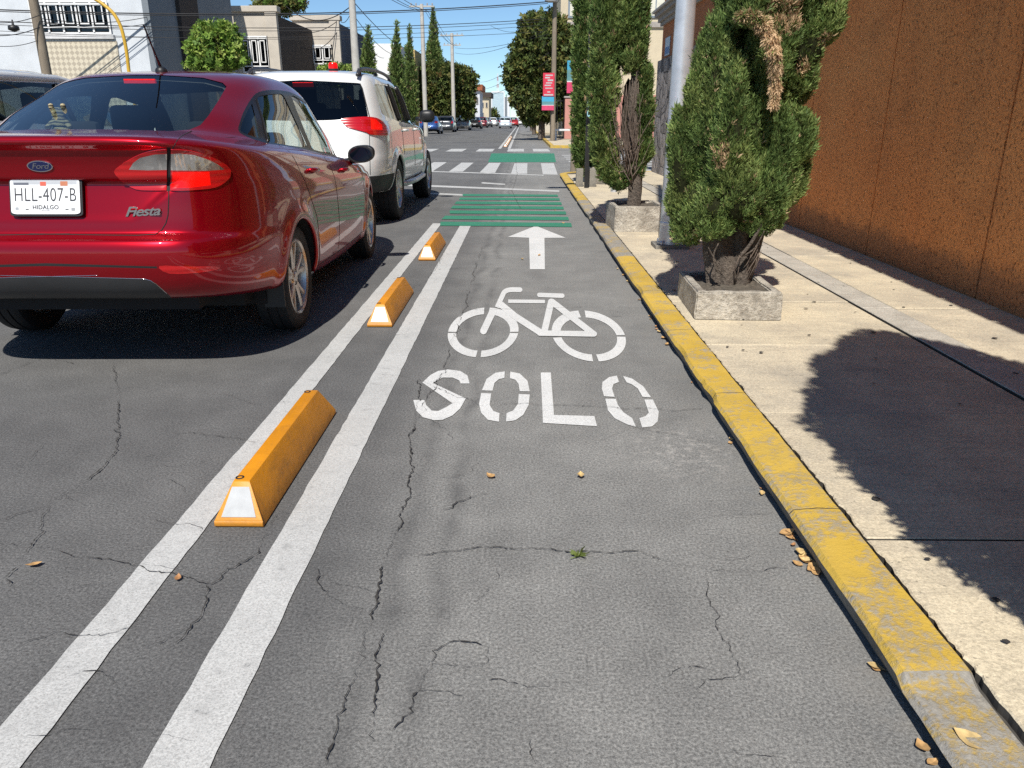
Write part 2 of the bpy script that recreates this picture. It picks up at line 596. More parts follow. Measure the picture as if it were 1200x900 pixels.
b_ = MB(); O_, K_ = (510, 320), 5.0
def ring_arc(cx, cy, ao, bo, ai, bi, k, t0, t1, z):
    ts = np.linspace(R(t0), R(t1), 16)
    o = [(cx+ao*math.cos(a)+k*bo*math.sin(a), cy+bo*math.sin(a)) for a in ts]
    i = [(cx+ai*math.cos(a)+k*bi*math.sin(a), cy+bi*math.sin(a)) for a in ts[::-1]]
    px_poly(b_, o+i, WHITE_NEW, O_, K_, z)
z0 = 0.0036
for t0, t1 in ((2, 87), (95, 178.5), (181.5, 265), (274, 358.5)):
    ring_arc(281, 351, 206, 146, 157, 107, -0.171, t0, t1, z0)
for t0, t1 in ((2, 86), (95, 176), (181, 265), (275, 358)):
    ring_arc(900, 372, 213, 150, 163, 109, 0.292, t0, t1, z0)
px_stroke(b_, smooth_open([(497,101),(440,101),(408,112),(392,140),(363,205)], 4), 28, WHITE_NEW, O_, K_, z0+.0004, True, False)
px_stroke(b_, [(343,216),(283,343)], 40, WHITE_NEW, O_, K_, z0+.0004, False, True)
px_stroke(b_, [(428,168),(643,170)], 20, WHITE_NEW, O_, K_, z0+.0004, False, False)
px_stroke(b_, [(385,188),(470,258),(622,356)], 38, WHITE_NEW, O_, K_, z0+.0008, True, False)
px_stroke(b_, [(610,131),(745,136)], 26, WHITE_NEW, O_, K_, z0+.0004)
px_stroke(b_, [(680,172),(640,345)], 38, WHITE_NEW, O_, K_, z0+.0012, True, False)
px_stroke(b_, [(684,172),(928,362)], 36, WHITE_NEW, O_, K_, z0+.0016, True, False)
px_stroke(b_, [(612,357),(932,362)], 32, WHITE_NEW, O_, K_, z0+.0020)
tag(b_.build('bicycle_marking', road), 'white stencilled bicycle painted on the cycle lane')

a_ = MB()
px_poly(a_, [(628,265),(663,279),(638,279.1),(638.5,316),(621,316),(620,279),(595,278)], WHITE_NEW)
tag(a_.build('arrow_marking', road), 'white straight-ahead arrow painted on the cycle lane')

O_, K_ = (480, 420), 3.871
LET = {
 'S': [[(58,113),(95,78),(130,60),(175,53),(230,60),(262,80),(272,117),(232,117),(225,103),(195,90),(150,90),(105,115),(255,185),(230,230),(195,262),(150,282),(110,284),(60,270),(30,240),(17,192),(68,192),(75,215),(100,240),(130,242),(165,225),(195,207)]],
 'O': [[(432,62),(390,68),(350,95),(328,148),(376,150),(385,115),(405,97),(430,92)],
       [(325,160),(315,210),(325,250),(355,282),(405,291),(408,252),(380,242),(363,215),(370,162)],
       [(457,63),(500,72),(535,105),(545,153),(500,152),(495,120),(480,100),(455,93)],
       [(495,165),(545,167),(540,215),(515,260),(480,284),(438,290),(440,252),(470,240),(492,210)]],
 'L': [[(595,67),(640,67),(655,260),(838,265),(850,311),(605,296)]],
 'o': [[(940,81),(905,88),(875,110),(872,140),(882,175),(930,178),(918,140),(925,120),(950,110)],
       [(888,186),(935,187),(945,215),(970,248),(1010,275),(1027,315),(985,302),(930,275),(900,240)],
       [(967,82),(1010,95),(1060,130),(1095,180),(1057,178),(1035,140),(1010,122),(985,112)],
       [(1065,190),(1103,190),(1130,245),(1125,290),(1100,312),(1055,317),(1042,275),(1070,265),(1085,250)]],
}
for key in 'SOLo':
    lb = MB()
    for poly in LET[key]: px_poly(lb, poly, WHITE_NEW, O_, K_)
    tag(lb.build('letter_marking', road), 'white painted letter %s of the word SOLO' % key.upper())

for k in range(7):
    y = 8.93 + k*0.60
    s = MB(); r = random.Random(k)
    s.add([(-0.96+r.uniform(-.03,.03), y, .0058), (0.57, y-0.10+r.uniform(-.02,.02), .0058), (0.58, y+0.26, .0058), (-0.97, y+0.36, .0058)], [(0,1,2,3)], GREEN)
    s.build('green_stripe', road)
gb = MB(); gb.add([(-.97,22.8,.0036),(0.97,22.8,.0036),(1.15,28.8,.0036),(-1.1,28.8,.0036)], [(0,1,2,3)], GREEN)
gb.build('green_band', road)
O_, K_ = (490, 140), 5.714
for pl in ([(290,290),(372,290),(300,350),(205,350)], [(475,291),(553,291),(515,358),(410,358)], [(645,294),(732,294),(730,365),(622,364)], [(822,294),(908,294),(935,371),(835,369)], [(105,287),(192,287),(100,346),(-5,346)], [(-70,284),(5,284),(-100,342),(-200,342)]):
    s = MB(); px_poly(s, pl, WHITE, O_, K_); s.build('crosswalk_stripe', road)
for x in (-6.2, -5.0, -3.75, -2.6, -1.45, -0.25, 0.75):
    s = MB(); s.add([(x-.32,30.4,.0036),(x+.32,30.4,.0036),(x+.32,33.2,.0036),(x-.32,33.2,.0036)], [(0,1,2,3)], WHITE_OLD)
    s.build('crosswalk_stripe', road)
for k in range(7):
    s = MB(); y = 18.9+k*1.35
    s.add([(1.35,y,.0036),(4.6,y,.0036),(4.6,y+.5,.0036),(1.35,y+.5,.0036)], [(0,1,2,3)], WHITE_OLD)
    s.build('crosswalk_stripe', road)
for pl, m in (([(-400,425),(75,440),(560,460),(945,476),(945,487),(560,471),(75,452),(-400,437)], WHITE),
           ([(75,346),(560,361),(840,372),(840,378),(560,367),(75,352)], WHITE_OLD),
           ([(40,490),(318,502),(314,513),(40,500)], WHITE_OLD), ([(425,420),(585,432),(582,440),(425,430)], WHITE_OLD)):
    s = MB(); px_poly(s, pl, m, O_, K_); s.build('stop_line', road)

# ------------------------------------------------------------------ kerb
def kerb_yellow():
    m, t, b = nmat('kerb_yellow')
    v = coords(t)
    n1 = noise(t, v, 7.0, 8, 0.72); n2 = noise(t, v, 60, 5, 0.7)
    sep = N(t, 'SeparateXYZ'); L(t, v, sep.inputs[0])
    y = sep.outputs[1]
    faded = math_(t, 'MAXIMUM', math_(t, 'LESS_THAN', y, 1.335),
                  math_(t, 'MULTIPLY', math_(t, 'GREATER_THAN', y, 6.45), math_(t, 'LESS_THAN', y, 11.2)))
    w = math_(t, 'ADD', math_(t, 'ADD', math_(t, 'MULTIPLY', n1, 0.6), math_(t, 'MULTIPLY', n2, 0.4)), math_(t, 'MULTIPLY', faded, 0.12))
    worn = ramp(t, w, [(0.50, (0,0,0)), (0.63, (1,1,1))])
    yel = ramp(t, noise(t, v, 3.0, 5), [(0.3, (0.47, 0.305, 0.040)), (0.7, (0.58, 0.390, 0.072))])
    con = ramp(t, n2, [(0.3, (0.19, 0.18, 0.165)), (0.7, (0.36, 0.335, 0.29))])
    fj = math_(t, 'FRACT', math_(t, 'DIVIDE', math_(t, 'ADD', y, math_(t, 'MULTIPLY', noise(t, v, 14, 3), .02)), 1.02))
    jn = math_(t, 'LESS_THAN', fj, 0.006)
    stn = ramp(t, noise(t, v, 2.2, 6, .7), [(0.5, (0,0,0)), (0.72, (1,1,1))])
    kc = mixc(t, math_(t, 'MULTIPLY', stn, .35), mixc(t, worn, yel, con), (0.20, 0.17, 0.10))
    L(t, mixc(t, math_(t, 'MULTIPLY', jn, .85), kc, (0.05, 0.045, 0.04)), b.inputs['Base Color'])
    b.inputs['Roughness'].default_value = 0.8
    b.inputs['Specular IOR Level'].default_value = 0.3
    bump(t, b, math_(t, 'ADD', n2, math_(t, 'MULTIPLY', worn, 0.4)), 0.5, 0.008)
    return m
KERB_Y = kerb_yellow()
CONC_OLD = weathered('old_concrete', (0.25, 0.235, 0.205), (0.10, 0.095, 0.085), 5, 0.8, gb=0.6)
WALK = weathered('pavement_tan', (0.62, 0.535, 0.385), (0.36, 0.315, 0.25), 2.6, 0.75, grain=120, gb=0.35)
WALK2 = weathered('pavement_tan_light', (0.59, 0.51, 0.375), (0.33, 0.295, 0.24), 3.2, 0.75, grain=120, gb=0.35)
WALK_G = weathered('pavement_grey', (0.50, 0.465, 0.40), (0.30, 0.275, 0.235), 6, 0.7, grain=150, gb=0.5)
def pave_extra(m):
    t = m.node_tree; b = t.nodes['Principled BSDF']
    v = coords(t)
    src = b.inputs['Base Color'].links[0].from_socket
    st = noise(t, scaled(t, v, (0.7, 7.0, 1)), 5.0, 7, .75)
    c = mixc(t, math_(t, 'MULTIPLY', ramp(t, st, [(0.50, (0,0,0)), (0.72, (1,1,1))]), .45), src, (0.27, 0.235, 0.185))
    bl = noise(t, v, 1.1, 7, .7)
    c = mixc(t, math_(t, 'MULTIPLY', ramp(t, bl, [(0.52, (0,0,0)), (0.66, (1,1,1))]), .45), c, (0.30, 0.275, 0.235))
    sp = noise(t, v, 55, 2, .5)
    c = mixc(t, math_(t, 'MULTIPLY', ramp(t, sp, [(0.26, (1,1,1)), (0.33, (0,0,0))]), .7), c, (0.16, 0.14, 0.11))
    L(t, c, b.inputs['Base Color'])
for m in (WALK, WALK2, WALK_G): pave_extra(m)
JOINT = plain('joint_dirt', (0.06, 0.055, 0.048), 0.95, var=0.4, scale=20)

def wobble(seed, n, a=0.6, amp=1.0):
    r = random.Random(seed); s = 0; out = []
    for i in range(n):
        s = s*a + r.uniform(-1, 1)*(1-a)
        out.append(s*amp)
    return out

def kerb_path():
    pts = []
    y = -3.0
    while y < 16.8:
        pts.append((0.79, y, 1.0, 0.0)); y += 0.035 if y < 5 else 0.07
    for k in range(15):
        a = math.pi - (math.pi/2)*k/14
        pts.append((1.79 + 1.0*math.cos(a), 16.8 + 1.0*math.sin(a), -math.cos(a), -math.sin(a)))
    x = 2.0
    while x < 9: pts.append((x, 17.8, 0.0, -1.0)); x += 0.3
    return pts
KP = kerb_path()
nK = len(KP)
w0, w1_, w2_, w3_ = (wobble(s, nK, 0.7, a) for s, a in ((1, .006), (2, .008), (3, .010), (4, .004)))
kb = MB()
rows = []
rr = random.Random(77)
chip = [0.0]*nK
for i in range(nK):
    if rr.random() < 0.06:
        L_ = rr.randint(3, 9); d_ = rr.uniform(.006, .024)
        for j in range(i, min(nK, i+L_)): chip[j] = max(chip[j], d_*math.sin(math.pi*(j-i+0.5)/L_))
for i, (x, y, nx, ny) in enumerate(KP):
    low = -0.018 if y < 1.335 else 0.0
    prof = [(0.034+w0[i]*0.5, -0.01), (0.014+w0[i]+chip[i]*.5, 0.026), (0.002+w1_[i]*0.6+chip[i], 0.058-chip[i]*0.6+low), (0.014+w1_[i]*0.5+chip[i]*0.9, 0.071+w3_[i]*0.5+low),
            (0.085, 0.076+w3_[i]+low), (0.148+w2_[i]*0.4, 0.074+w3_[i]+low), (0.158+w2_[i]*.6, 0.062+low), (0.158+w2_[i]*.6, -0.01)]
    rows.append([(x+nx*a, y+ny*a, z) for a, z in prof])
vs = [p for r_ in rows for p in r_]
for i in range(nK-1):
    for k in range(7):
        f = (i*8+k, (i+1)*8+k, (i+1)*8+k+1, i*8+k+1)
        kb.add([vs[q] for q in f], [(0,3,2,1)], KERB_Y if 2 <= k <= 5 else CONC_OLD)
kb.add([p for p in rows[0]], [tuple(range(8))], CONC_OLD)
ko = kb.build('kerb')
bm = bmesh.new(); bm.from_mesh(ko.data); bmesh.ops.remove_doubles(bm, verts=bm.verts, dist=1e-5); bmesh.ops.recalc_face_normals(bm, faces=bm.faces); bm.to_mesh(ko.data); bm.free()
ko.data.polygons.foreach_set('use_smooth', [True]*len(ko.data.polygons)); ko.data.set_sharp_from_angle(angle=R(28))
tag(ko, 'low broken kerb with chipped yellow paint', 'kerb', kind='structure')

# ------------------------------------------------------------------ pavement: slabs with open joints over a dirt bed
pv = MB()
pv.add([(0.86,-3,0.045),(9,-3,0.045),(9,17.7,0.045),(1.8,17.7,0.045),(1.2,17.4,0.045),(0.90,16.8,0.045)], [tuple(range(6))], JOINT)
ys = [-3.0, -1.95, -1.0, -0.05, 0.92, 1.87, 2.83, 3.80, 4.78, 5.75, 6.72, 7.70, 8.65, 9.6, 10.6, 11.6, 12.6, 13.6, 14.6, 15.7, 16.8]
def slab(x0, x1, y0, y1, z, mat, ragged=False):
    gp = 0.0035
    y0 += gp; y1 -= gp; x0 += gp; x1 -= gp
    n = 64 if ragged else 1
    wb = [a*.016*(.35+.65*abs(math.sin(k*.23+y0))) for k, a in enumerate(wobble(int(y0*100)+999, n+1, 0.70, 1.5))] if ragged else [0, 0]
    lft = [(x0+(0.001+abs(wb[k])*.9 if ragged else 0), y0+(y1-y0)*k/n) for k in range(n+1)]
    poly = [(x1, y0), (x1, y1)] + lft[::-1]
    b = 0.004
    cx, cy = (x0+x1)/2, (y0+y1)/2
    top = [(p[0]+(b if p[0] < cx else -b), p[1]+(b if p[1] < cy else -b)) for p in poly]
    pv.prism(poly, 0.03, z-0.004, JOINT, poly)
    pv.prism(poly, z-0.004, z, mat, top)
for k in range(len(ys)-1):
    r = random.Random(k*3)
    slab(0.945, 2.065, ys[k], ys[k+1], 0.070+r.uniform(-.002,.003), WALK if k % 3 else WALK2, True)
yb = [-3 + 1.9*k for k in range(12)]
for k in range(11):
    r = random.Random(k*5)
    y1 = min(yb[k+1], 16.8)
    if y1 <= yb[k]: break
    slab(2.072, 2.262, yb[k], y1, 0.074+r.uniform(-.002,.003), WALK_G)
    slab(2.268, 3.4, yb[k], y1, 0.072+r.uniform(-.002,.003), WALK2 if k % 2 else WALK)
pv.prism([(1.2,16.82),(9,16.82),(9,17.63),(1.8,17.63),(1.42,17.54)], 0.03, 0.069, WALK2)
pv.box(3.4, 9, -3, 16.8, 0.03, 0.070, WALK2)
# dark trodden gum spots, flat on the slabs
GUM = plain('gum_spots', (0.035, 0.032, 0.03), 0.9)
for k in range(70):
    x, y = random.uniform(1.0, 2.7), random.uniform(1.0, 8.0)
    s = random.uniform(.006, .016)
    poly = [(x+s*math.cos(a)*random.uniform(.7,1.2), y+s*math.sin(a)*random.uniform(.7,1.2), .0775) for a in np.linspace(0, 2*math.pi, 9)[:-1]]
    pv.add(poly, [tuple(range(8))], GUM)
tag(pv.build('pavement'), 'tan concrete pavement slabs between kerb and orange wall', 'pavement', kind='structure')

# pavements beyond the crossing and on the far left
fp = MB()
fp.box(1.35, 14, 34.3, 320, 0.0, 0.12, WALK)
fp.box(1.2, 1.35, 34.15, 320, -0.01, 0.115, KERB_Y)
fp.box(1.35, 14, 34.15, 34.3, -0.01, 0.115, KERB_Y)
fp.box(-14, -9.3, 34.3, 320, 0.0, 0.12, WALK2)
fp.box(-60, -14, 31.2, 320, 0.0, 0.12, WALK2)
fp.box(-60, -9.3, -8, 15.5, 0.0, 0.12, WALK2)
tag(fp.build('pavement'), 'distant concrete pavements beyond the crossing', 'pavement', kind='structure')

# ------------------------------------------------------------------ orange lane separators
ORANGE = plain('separator_orange', (0.60, 0.235, 0.006), 0.5, var=0.12, scale=7, bmp=0.15, bscale=40)
t_ = ORANGE.node_tree; b_o = t_.nodes['Principled BSDF']; v_ = coords(t_)
src_ = b_o.inputs['Base Color'].links[0].from_socket
c_ = mixc(t_, math_(t_, 'MULTIPLY', ramp(t_, noise(t_, scaled(t_, v_, (1, .3, 1)), 16, 7, .75), [(0.52, (0,0,0)), (0.70, (1,1,1))]), .5), src_, (0.20, 0.10, 0.03))
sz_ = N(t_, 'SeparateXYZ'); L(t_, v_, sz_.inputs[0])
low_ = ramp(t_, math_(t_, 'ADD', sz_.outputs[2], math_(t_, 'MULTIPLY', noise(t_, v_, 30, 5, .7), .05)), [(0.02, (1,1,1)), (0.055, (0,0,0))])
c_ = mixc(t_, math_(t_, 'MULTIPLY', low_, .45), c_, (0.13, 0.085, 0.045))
L(t_, c_, b_o.inputs['Base Color'])
REFLECT = plain('reflector_white', (0.43, 0.44, 0.445), 0.35, var=0.10, scale=25)
def make_stop():
    o = thing('lane_separator', 'x', 'lane separator')
    L_, wb, wt, h = 0.95, 0.152, 0.050, 0.122
    m = MB()
    bm = bmesh.new()
    secs = []
    for y, s in ((0, 0), (0.004, 1), (0.062, 2), (L_-0.062, 2), (L_-0.004, 1), (L_, 0)):
        if s == 0: q = [(-wb/2+.004, 0), (wb/2-.004, 0), (wb/2-.004, .014), (-wb/2+.004, .014)]
        elif s == 1: q = [(-wb/2, 0), (wb/2, 0), (wb/2-.002, .018), (-wb/2+.002, .018)]
        else: q = [(-wb/2, 0), (wb/2, 0), (wt/2, h), (-wt/2, h)]
        secs.append([bm.verts.new((x, y, z)) for x, z in q])
    bm.faces.new(secs[0][::-1] if False else secs[0])
    for a, b in zip(secs, secs[1:]):
        for k in range(4):
            bm.faces.new((a[k], a[(k+1) % 4], b[(k+1) % 4], b[k]))
    bm.faces.new(secs[-1])
    bmesh.ops.recalc_face_normals(bm, faces=bm.faces)
    bmesh.ops.bevel(bm, geom=[e for e in bm.edges if e.calc_length() > 0.03], offset=0.0045, segments=2, affect='EDGES', profile=0.6)
    m.bm(bm, ORANGE)
    m.build('body', o, True, angle=R(35))
    # end reflector: a flat white plate on the sloping end
    for e in (0, 1):
        sgn = 1 if e == 0 else -1
        y0 = 0.0 if e == 0 else L_
        t_ = lambda f: (y0 + sgn*(0.004+0.058*f) - sgn*0.0025, 0.018+(h-0.018)*f)
        (ya, za), (yb_, zb) = t_(0.10), t_(0.86)
        r_ = MB()
        wa, wbb = 0.052, 0.026
        off = 0.0022
        front = [(-wa, ya, za), (wa, ya, za), (wbb, yb_, zb), (-wbb, yb_, zb)]
        back = [(p[0], p[1]+sgn*0.004, p[2]-0.002) for p in front]
        r_.add(front+back, [(0,1,2,3), (0,4,5,1), (1,5,6,2), (2,6,7,3), (3,7,4,0)], REFLECT)
        r_.build('reflector', o)
    # anchor bolts sunk into the ridge
    for y in (0.085, L_-0.085):
        q = MB()
        q.lathe([(0.013, h-0.004), (0.013, h+.0015), (0.008, h+.0015), (0.0075, h-0.002), (0, h-0.002)], MATTE_BLACK, 14, c=(-0.012, y, 0))
        q.build('anchor_bolt', o, True)
    return o
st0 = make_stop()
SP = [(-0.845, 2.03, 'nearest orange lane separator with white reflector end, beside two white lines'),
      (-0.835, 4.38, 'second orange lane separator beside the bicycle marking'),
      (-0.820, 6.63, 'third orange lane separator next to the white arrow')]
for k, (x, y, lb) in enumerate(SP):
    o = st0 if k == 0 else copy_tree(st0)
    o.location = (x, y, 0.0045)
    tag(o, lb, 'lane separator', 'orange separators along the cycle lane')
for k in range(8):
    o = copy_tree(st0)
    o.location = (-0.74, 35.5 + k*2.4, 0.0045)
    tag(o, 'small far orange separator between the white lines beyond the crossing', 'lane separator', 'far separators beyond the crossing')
# ================================================================== CARS
def pchip(x, y, xq):
    x = np.asarray(x, float); y = np.asarray(y, float)
    h = np.diff(x); d = np.diff(y)/h
    m = np.zeros_like(y)
    for i in range(1, len(x)-1):
        if d[i-1]*d[i] > 0:
            w1 = 2*h[i]+h[i-1]; w2 = h[i]+2*h[i-1]
            m[i] = (w1+w2)/(w1/d[i-1]+w2/d[i])
    m[0], m[-1] = d[0], d[-1]
    i = np.clip(np.searchsorted(x, xq)-1, 0, len(h)-1)
    t = (xq-x[i])/h[i]
    return ((1+2*t)*(1-t)**2*y[i] + t*(1-t)**2*h[i]*m[i] + t*t*(3-2*t)*y[i+1] + t*t*(t-1)*h[i]*m[i+1])

def poly5(zs, t):
    """smooth curve through five heights at t = 0, .2, .5, .8, 1."""
    T = [0, .2, .5, .8, 1.0]
    out = 0
    for i in range(5):
        l = 1
        for j in range(5):
            if j != i: l = l*(t-T[j])/(T[i]-T[j])
        out = out + zs[i]*l
    return out

class Shell:
    """a car body as a stack of rounded rings, sill to roof; x right, y forward from the rear bumper, z up."""
    def __init__(self, knots, nrear=90, nside=230, nfront=40, sub=6, wheels=(), arch_r=0.34, flare=0.012, wz=0.30):
        kk = np.array([[k['w'], k['yr'], k['yf'], k['nr'], k['nf']] + list(k['z']) for k in knots])
        nk = len(knots)
        vq = []
        for i in range(nk-1):
            for s in range(sub): vq.append(i + s/sub)
        vq.append(nk-1)
        vq = np.array(vq)
        par = np.stack([pchip(np.arange(nk), kk[:, c], vq) for c in range(kk.shape[1])], 1)
        a = []
        for k in range(nrear): a.append((-1 + 2*k/nrear, -1.0))
        for k in range(nside): a.append((1.0, -1 + 2*k/nside))
        for k in range(nfront): a.append((1 - 2*k/nfront, 1.0))
        for k in range(nside): a.append((-1.0, 1 - 2*k/nside))
        A = np.array(a)
        self.nu, self.nv = len(A), len(vq)
        V = np.zeros((self.nv, self.nu, 3))
        for j in range(self.nv):
            w, yr, yf, nr, nf = par[j, :5]
            zs = par[j, 5:10]
            ax, ay = np.abs(A[:, 0]), np.abs(A[:, 1])
            n = np.where(A[:, 1] < 0, nr, nf)
            s = 1/(ax**n + ay**n)**(1/n)
            x = A[:, 0]*s*w
            t = (A[:, 1]*s+1)/2
            y = yr + (yf-yr)*t
            z = poly5(zs, t)
            V[j, :, 0], V[j, :, 1], V[j, :, 2] = x, y, z
        for wy in wheels:
            r = np.hypot(V[:, :, 1]-wy, V[:, :, 2]-wz)
            bulge = flare*np.exp(-((r-arch_r-.015)/0.055)**2)
            side = np.abs(V[:, :, 0]) > 0.72*np.max(V[:, :, 0])
            V[:, :, 0] += np.where(side, np.sign(V[:, :, 0])*bulge, 0)
        self.V = V
        bm = bmesh.new()
        vv = [[bm.verts.new(V[j, i]) for i in range(self.nu)] for j in range(self.nv)]
        for j in range(self.nv-1):
            for i in range(self.nu):
                i2 = (i+1) % self.nu
                bm.faces.new((vv[j][i], vv[j][i2], vv[j+1][i2], vv[j+1][i]))
        top = bm.verts.new(np.mean(V[-1], 0))
        for i in range(self.nu):
            bm.faces.new((vv[-1][i], vv[-1][(i+1) % self.nu], top))
        bm.normal_update()
        self.bm = bm
        self.snap()
        self.lay = bm.faces.layers.int.new('region')
    def snap(self):
        bm = self.bm
        bm.verts.index_update(); bm.normal_update()
        self.sv = [v.co.copy() for v in bm.verts]
        self.sn = [v.normal.copy() for v in bm.verts]
        self.sf = [[v.index for v in f.verts] for f in bm.faces]
        self.bvh = BVHTree.FromPolygons(self.sv, self.sf)
    def smooth_normal(self, co):
        loc, nrm, idx, d = self.bvh.find_nearest(co)
        f = self.sf[idx]
        ws = poly_3d_calc([self.sv[k] for k in f], loc)
        n = Vector((0, 0, 0))
        for k, w in zip(f, ws): n += self.sn[k]*w
        return n.normalized()
    # --- outlines: 'cone' from an eye point through photo pixels, or a straight projection along an axis
    def imprint(self, planes_pts, region, eye=None, axis=None, mirror=False, keep=None, xmin=-0.002):
        """cut the outline (3-D points on rays from eye, or swept along axis) into the shell and number the faces inside."""
        bm = self.bm
        mx = -1 if mirror else 1
        P = [Vector((p.x*mx, p.y, p.z)) for p in planes_pts]
        if eye is not None:
            E = Vector((eye.x*mx, eye.y, eye.z))
            D = [(p-E).normalized() for p in P]
            c = sum(D, Vector()).normalized()
            xa = c.orthogonal().normalized(); ya = c.cross(xa)
            def to2(co):
                d = co-E; q = d.dot(c)
                return (d.dot(xa)/q, d.dot(ya)/q)
            pl = [(E, D[i].cross(D[(i+1) % len(D)]).normalized()) for i in range(len(D))]
            q2 = [to2(p) for p in P]
            def facing(f): return f.normal.dot(E - f.calc_center_median()) > 0
        else:
            c = Vector(axis); c.x *= mx; c.normalize()
            xa = c.orthogonal().normalized(); ya = c.cross(xa)
            def to2(co): return (co.dot(xa), co.dot(ya))
            pl = []
            for i in range(len(P)):
                e = P[(i+1) % len(P)]-P[i]
                pl.append((P[i], e.cross(c).normalized()))
            q2 = [to2(p) for p in P]
            def facing(f): return f.normal.dot(c) < 0.05
        Q = np.array(q2)
        lo, hi = Q.min(0), Q.max(0)
        mg = (hi-lo)*0.02
        def sidex(co): return co.x*mx > xmin
        cand = []
        wide = (hi-lo)*0.2 + 0.08
        for f in bm.faces:
            c0 = f.verts[0].co
            if c0.x*mx < -0.05: continue
            if not facing(f): continue
            cm = f.calc_center_median()
            if not sidex(cm): continue
            if keep and not keep(Vector((cm.x*mx, cm.y, cm.z))): continue
            t2 = to2(cm)
            if lo[0]-0.06*(hi[0]-lo[0])-.03 < t2[0] < hi[0]+0.06*(hi[0]-lo[0])+.03 and lo[1]-0.06*(hi[1]-lo[1])-.03 < t2[1] < hi[1]+0.06*(hi[1]-lo[1])+.03:
                cand.append(f)
        cand = set(cand)
        for i, (po, no) in enumerate(pl):
            if no.length < 0.5: continue
            a, b = Q[i], Q[(i+1) % len(Q)]
            l0 = np.minimum(a, b); h0 = np.maximum(a, b)
            use = []
            for f in cand:
                ts = [to2(v.co) for v in f.verts]
                if max(t[0] for t in ts) < l0[0] or min(t[0] for t in ts) > h0[0] or max(t[1] for t in ts) < l0[1] or min(t[1] for t in ts) > h0[1]: continue
                ds = [(v.co-po).dot(no) for v in f.verts]
                if max(ds) < 1e-6 or min(ds) > -1e-6: continue
                use.append(f)
            if not use: continue
            geom = set(use)
            for f in use:
                geom.update(f.edges); geom.update(f.verts)
            r = bmesh.ops.bisect_plane(bm, geom=list(geom), plane_co=po, plane_no=no, dist=1e-6)
            for f in r['geom']:
                if isinstance(f, bmesh.types.BMFace): cand.add(f)
            cand = {f for f in cand if f.is_valid}
        n = len(Q)
        hit = []
        for f in cand:
            cm = f.calc_center_median()
            x, y = to2(cm)
            inside = False
            for i in range(n):
                x1, y1 = Q[i]; x2, y2 = Q[(i+1) % n]
                if (y1 > y) != (y2 > y) and x < (x2-x1)*(y-y1)/(y2-y1)+x1: inside = not inside
            if inside:
                f[self.lay] = region
                hit.append(f)
        return hit

def region_mesh(sh, regions, offset, mats_of, name, parent, thick=0.0, cond=None, fit=False):
    """lift the faces of some regions out of the shell as a mesh of their own, normals kept from the smooth shell."""
    fs = [f for f in sh.bm.faces if f[sh.lay] in regions and (cond is None or cond(f.calc_center_median()))]
    if not fs: return None
    idx, vs, nr = {}, [], []
    for f in fs:
        for v in f.verts:
            if v.index not in idx:
                idx[v.index] = len(vs)
                n = sh.smooth_normal(v.co)
                nr.append(n); vs.append(v.co + n*offset)
    if fit and len(vs) > 20:
        # a pane bends evenly: replace the facet normals by a gently varying field
        A = np.array([p[:] for p in vs]); B = np.array([n[:] for n in nr])
        A0 = A.mean(0); D = A-A0
        M_ = np.concatenate([np.ones((len(D), 1)), D], 1)
        X = np.linalg.lstsq(M_, B, rcond=1e-3)[0]
        G = M_ @ X
        G /= np.linalg.norm(G, axis=1)[:, None]
        nr = [Vector(g) for g in G]
    faces = [[idx[v.index] for v in f.verts] for f in fs]
    mats, mi = [], []
    for f in fs:
        m = mats_of(f[sh.lay])
        if m not in mats: mats.append(m)
        mi.append(mats.index(m))
    if thick > 0:
        # close the rim so that the piece has thickness
        cnt = {}
        for k, f in enumerate(faces):
            for a, b in zip(f, f[1:]+f[:1]): cnt.setdefault((min(a,b), max(a,b)), []).append((a, b, k))
        base = len(vs)
        rim = {}
        for key, l in cnt.items():
            if len(l) == 1:
                a, b, k = l[0]
                for q in (a, b):
                    if q not in rim:
                        rim[q] = len(vs); vs.append(vs[q]-nr[q]*thick); nr.append(nr[q])
                faces.append([b, a, rim[a], rim[b]]); mi.append(mi[k])
    me = bpy.data.meshes.new(name)
    me.from_pydata([v[:] for v in vs], [], faces)
    for m in mats: me.materials.append(m)
    me.polygons.foreach_set('material_index', mi)
    me.polygons.foreach_set('use_smooth', [True]*len(faces))
    me.update()
    nf = len(fs)
    ln = []
    for k, p in enumerate(me.polygons):
        for li in p.loop_indices:
            vi = me.loops[li].vertex_index
            ln.append(nr[vi][:] if k < nf else (0, 0, 0))
    me.normals_split_custom_set(ln)
    o = bpy.data.objects.new(name, me)
    link(o, parent)
    return o

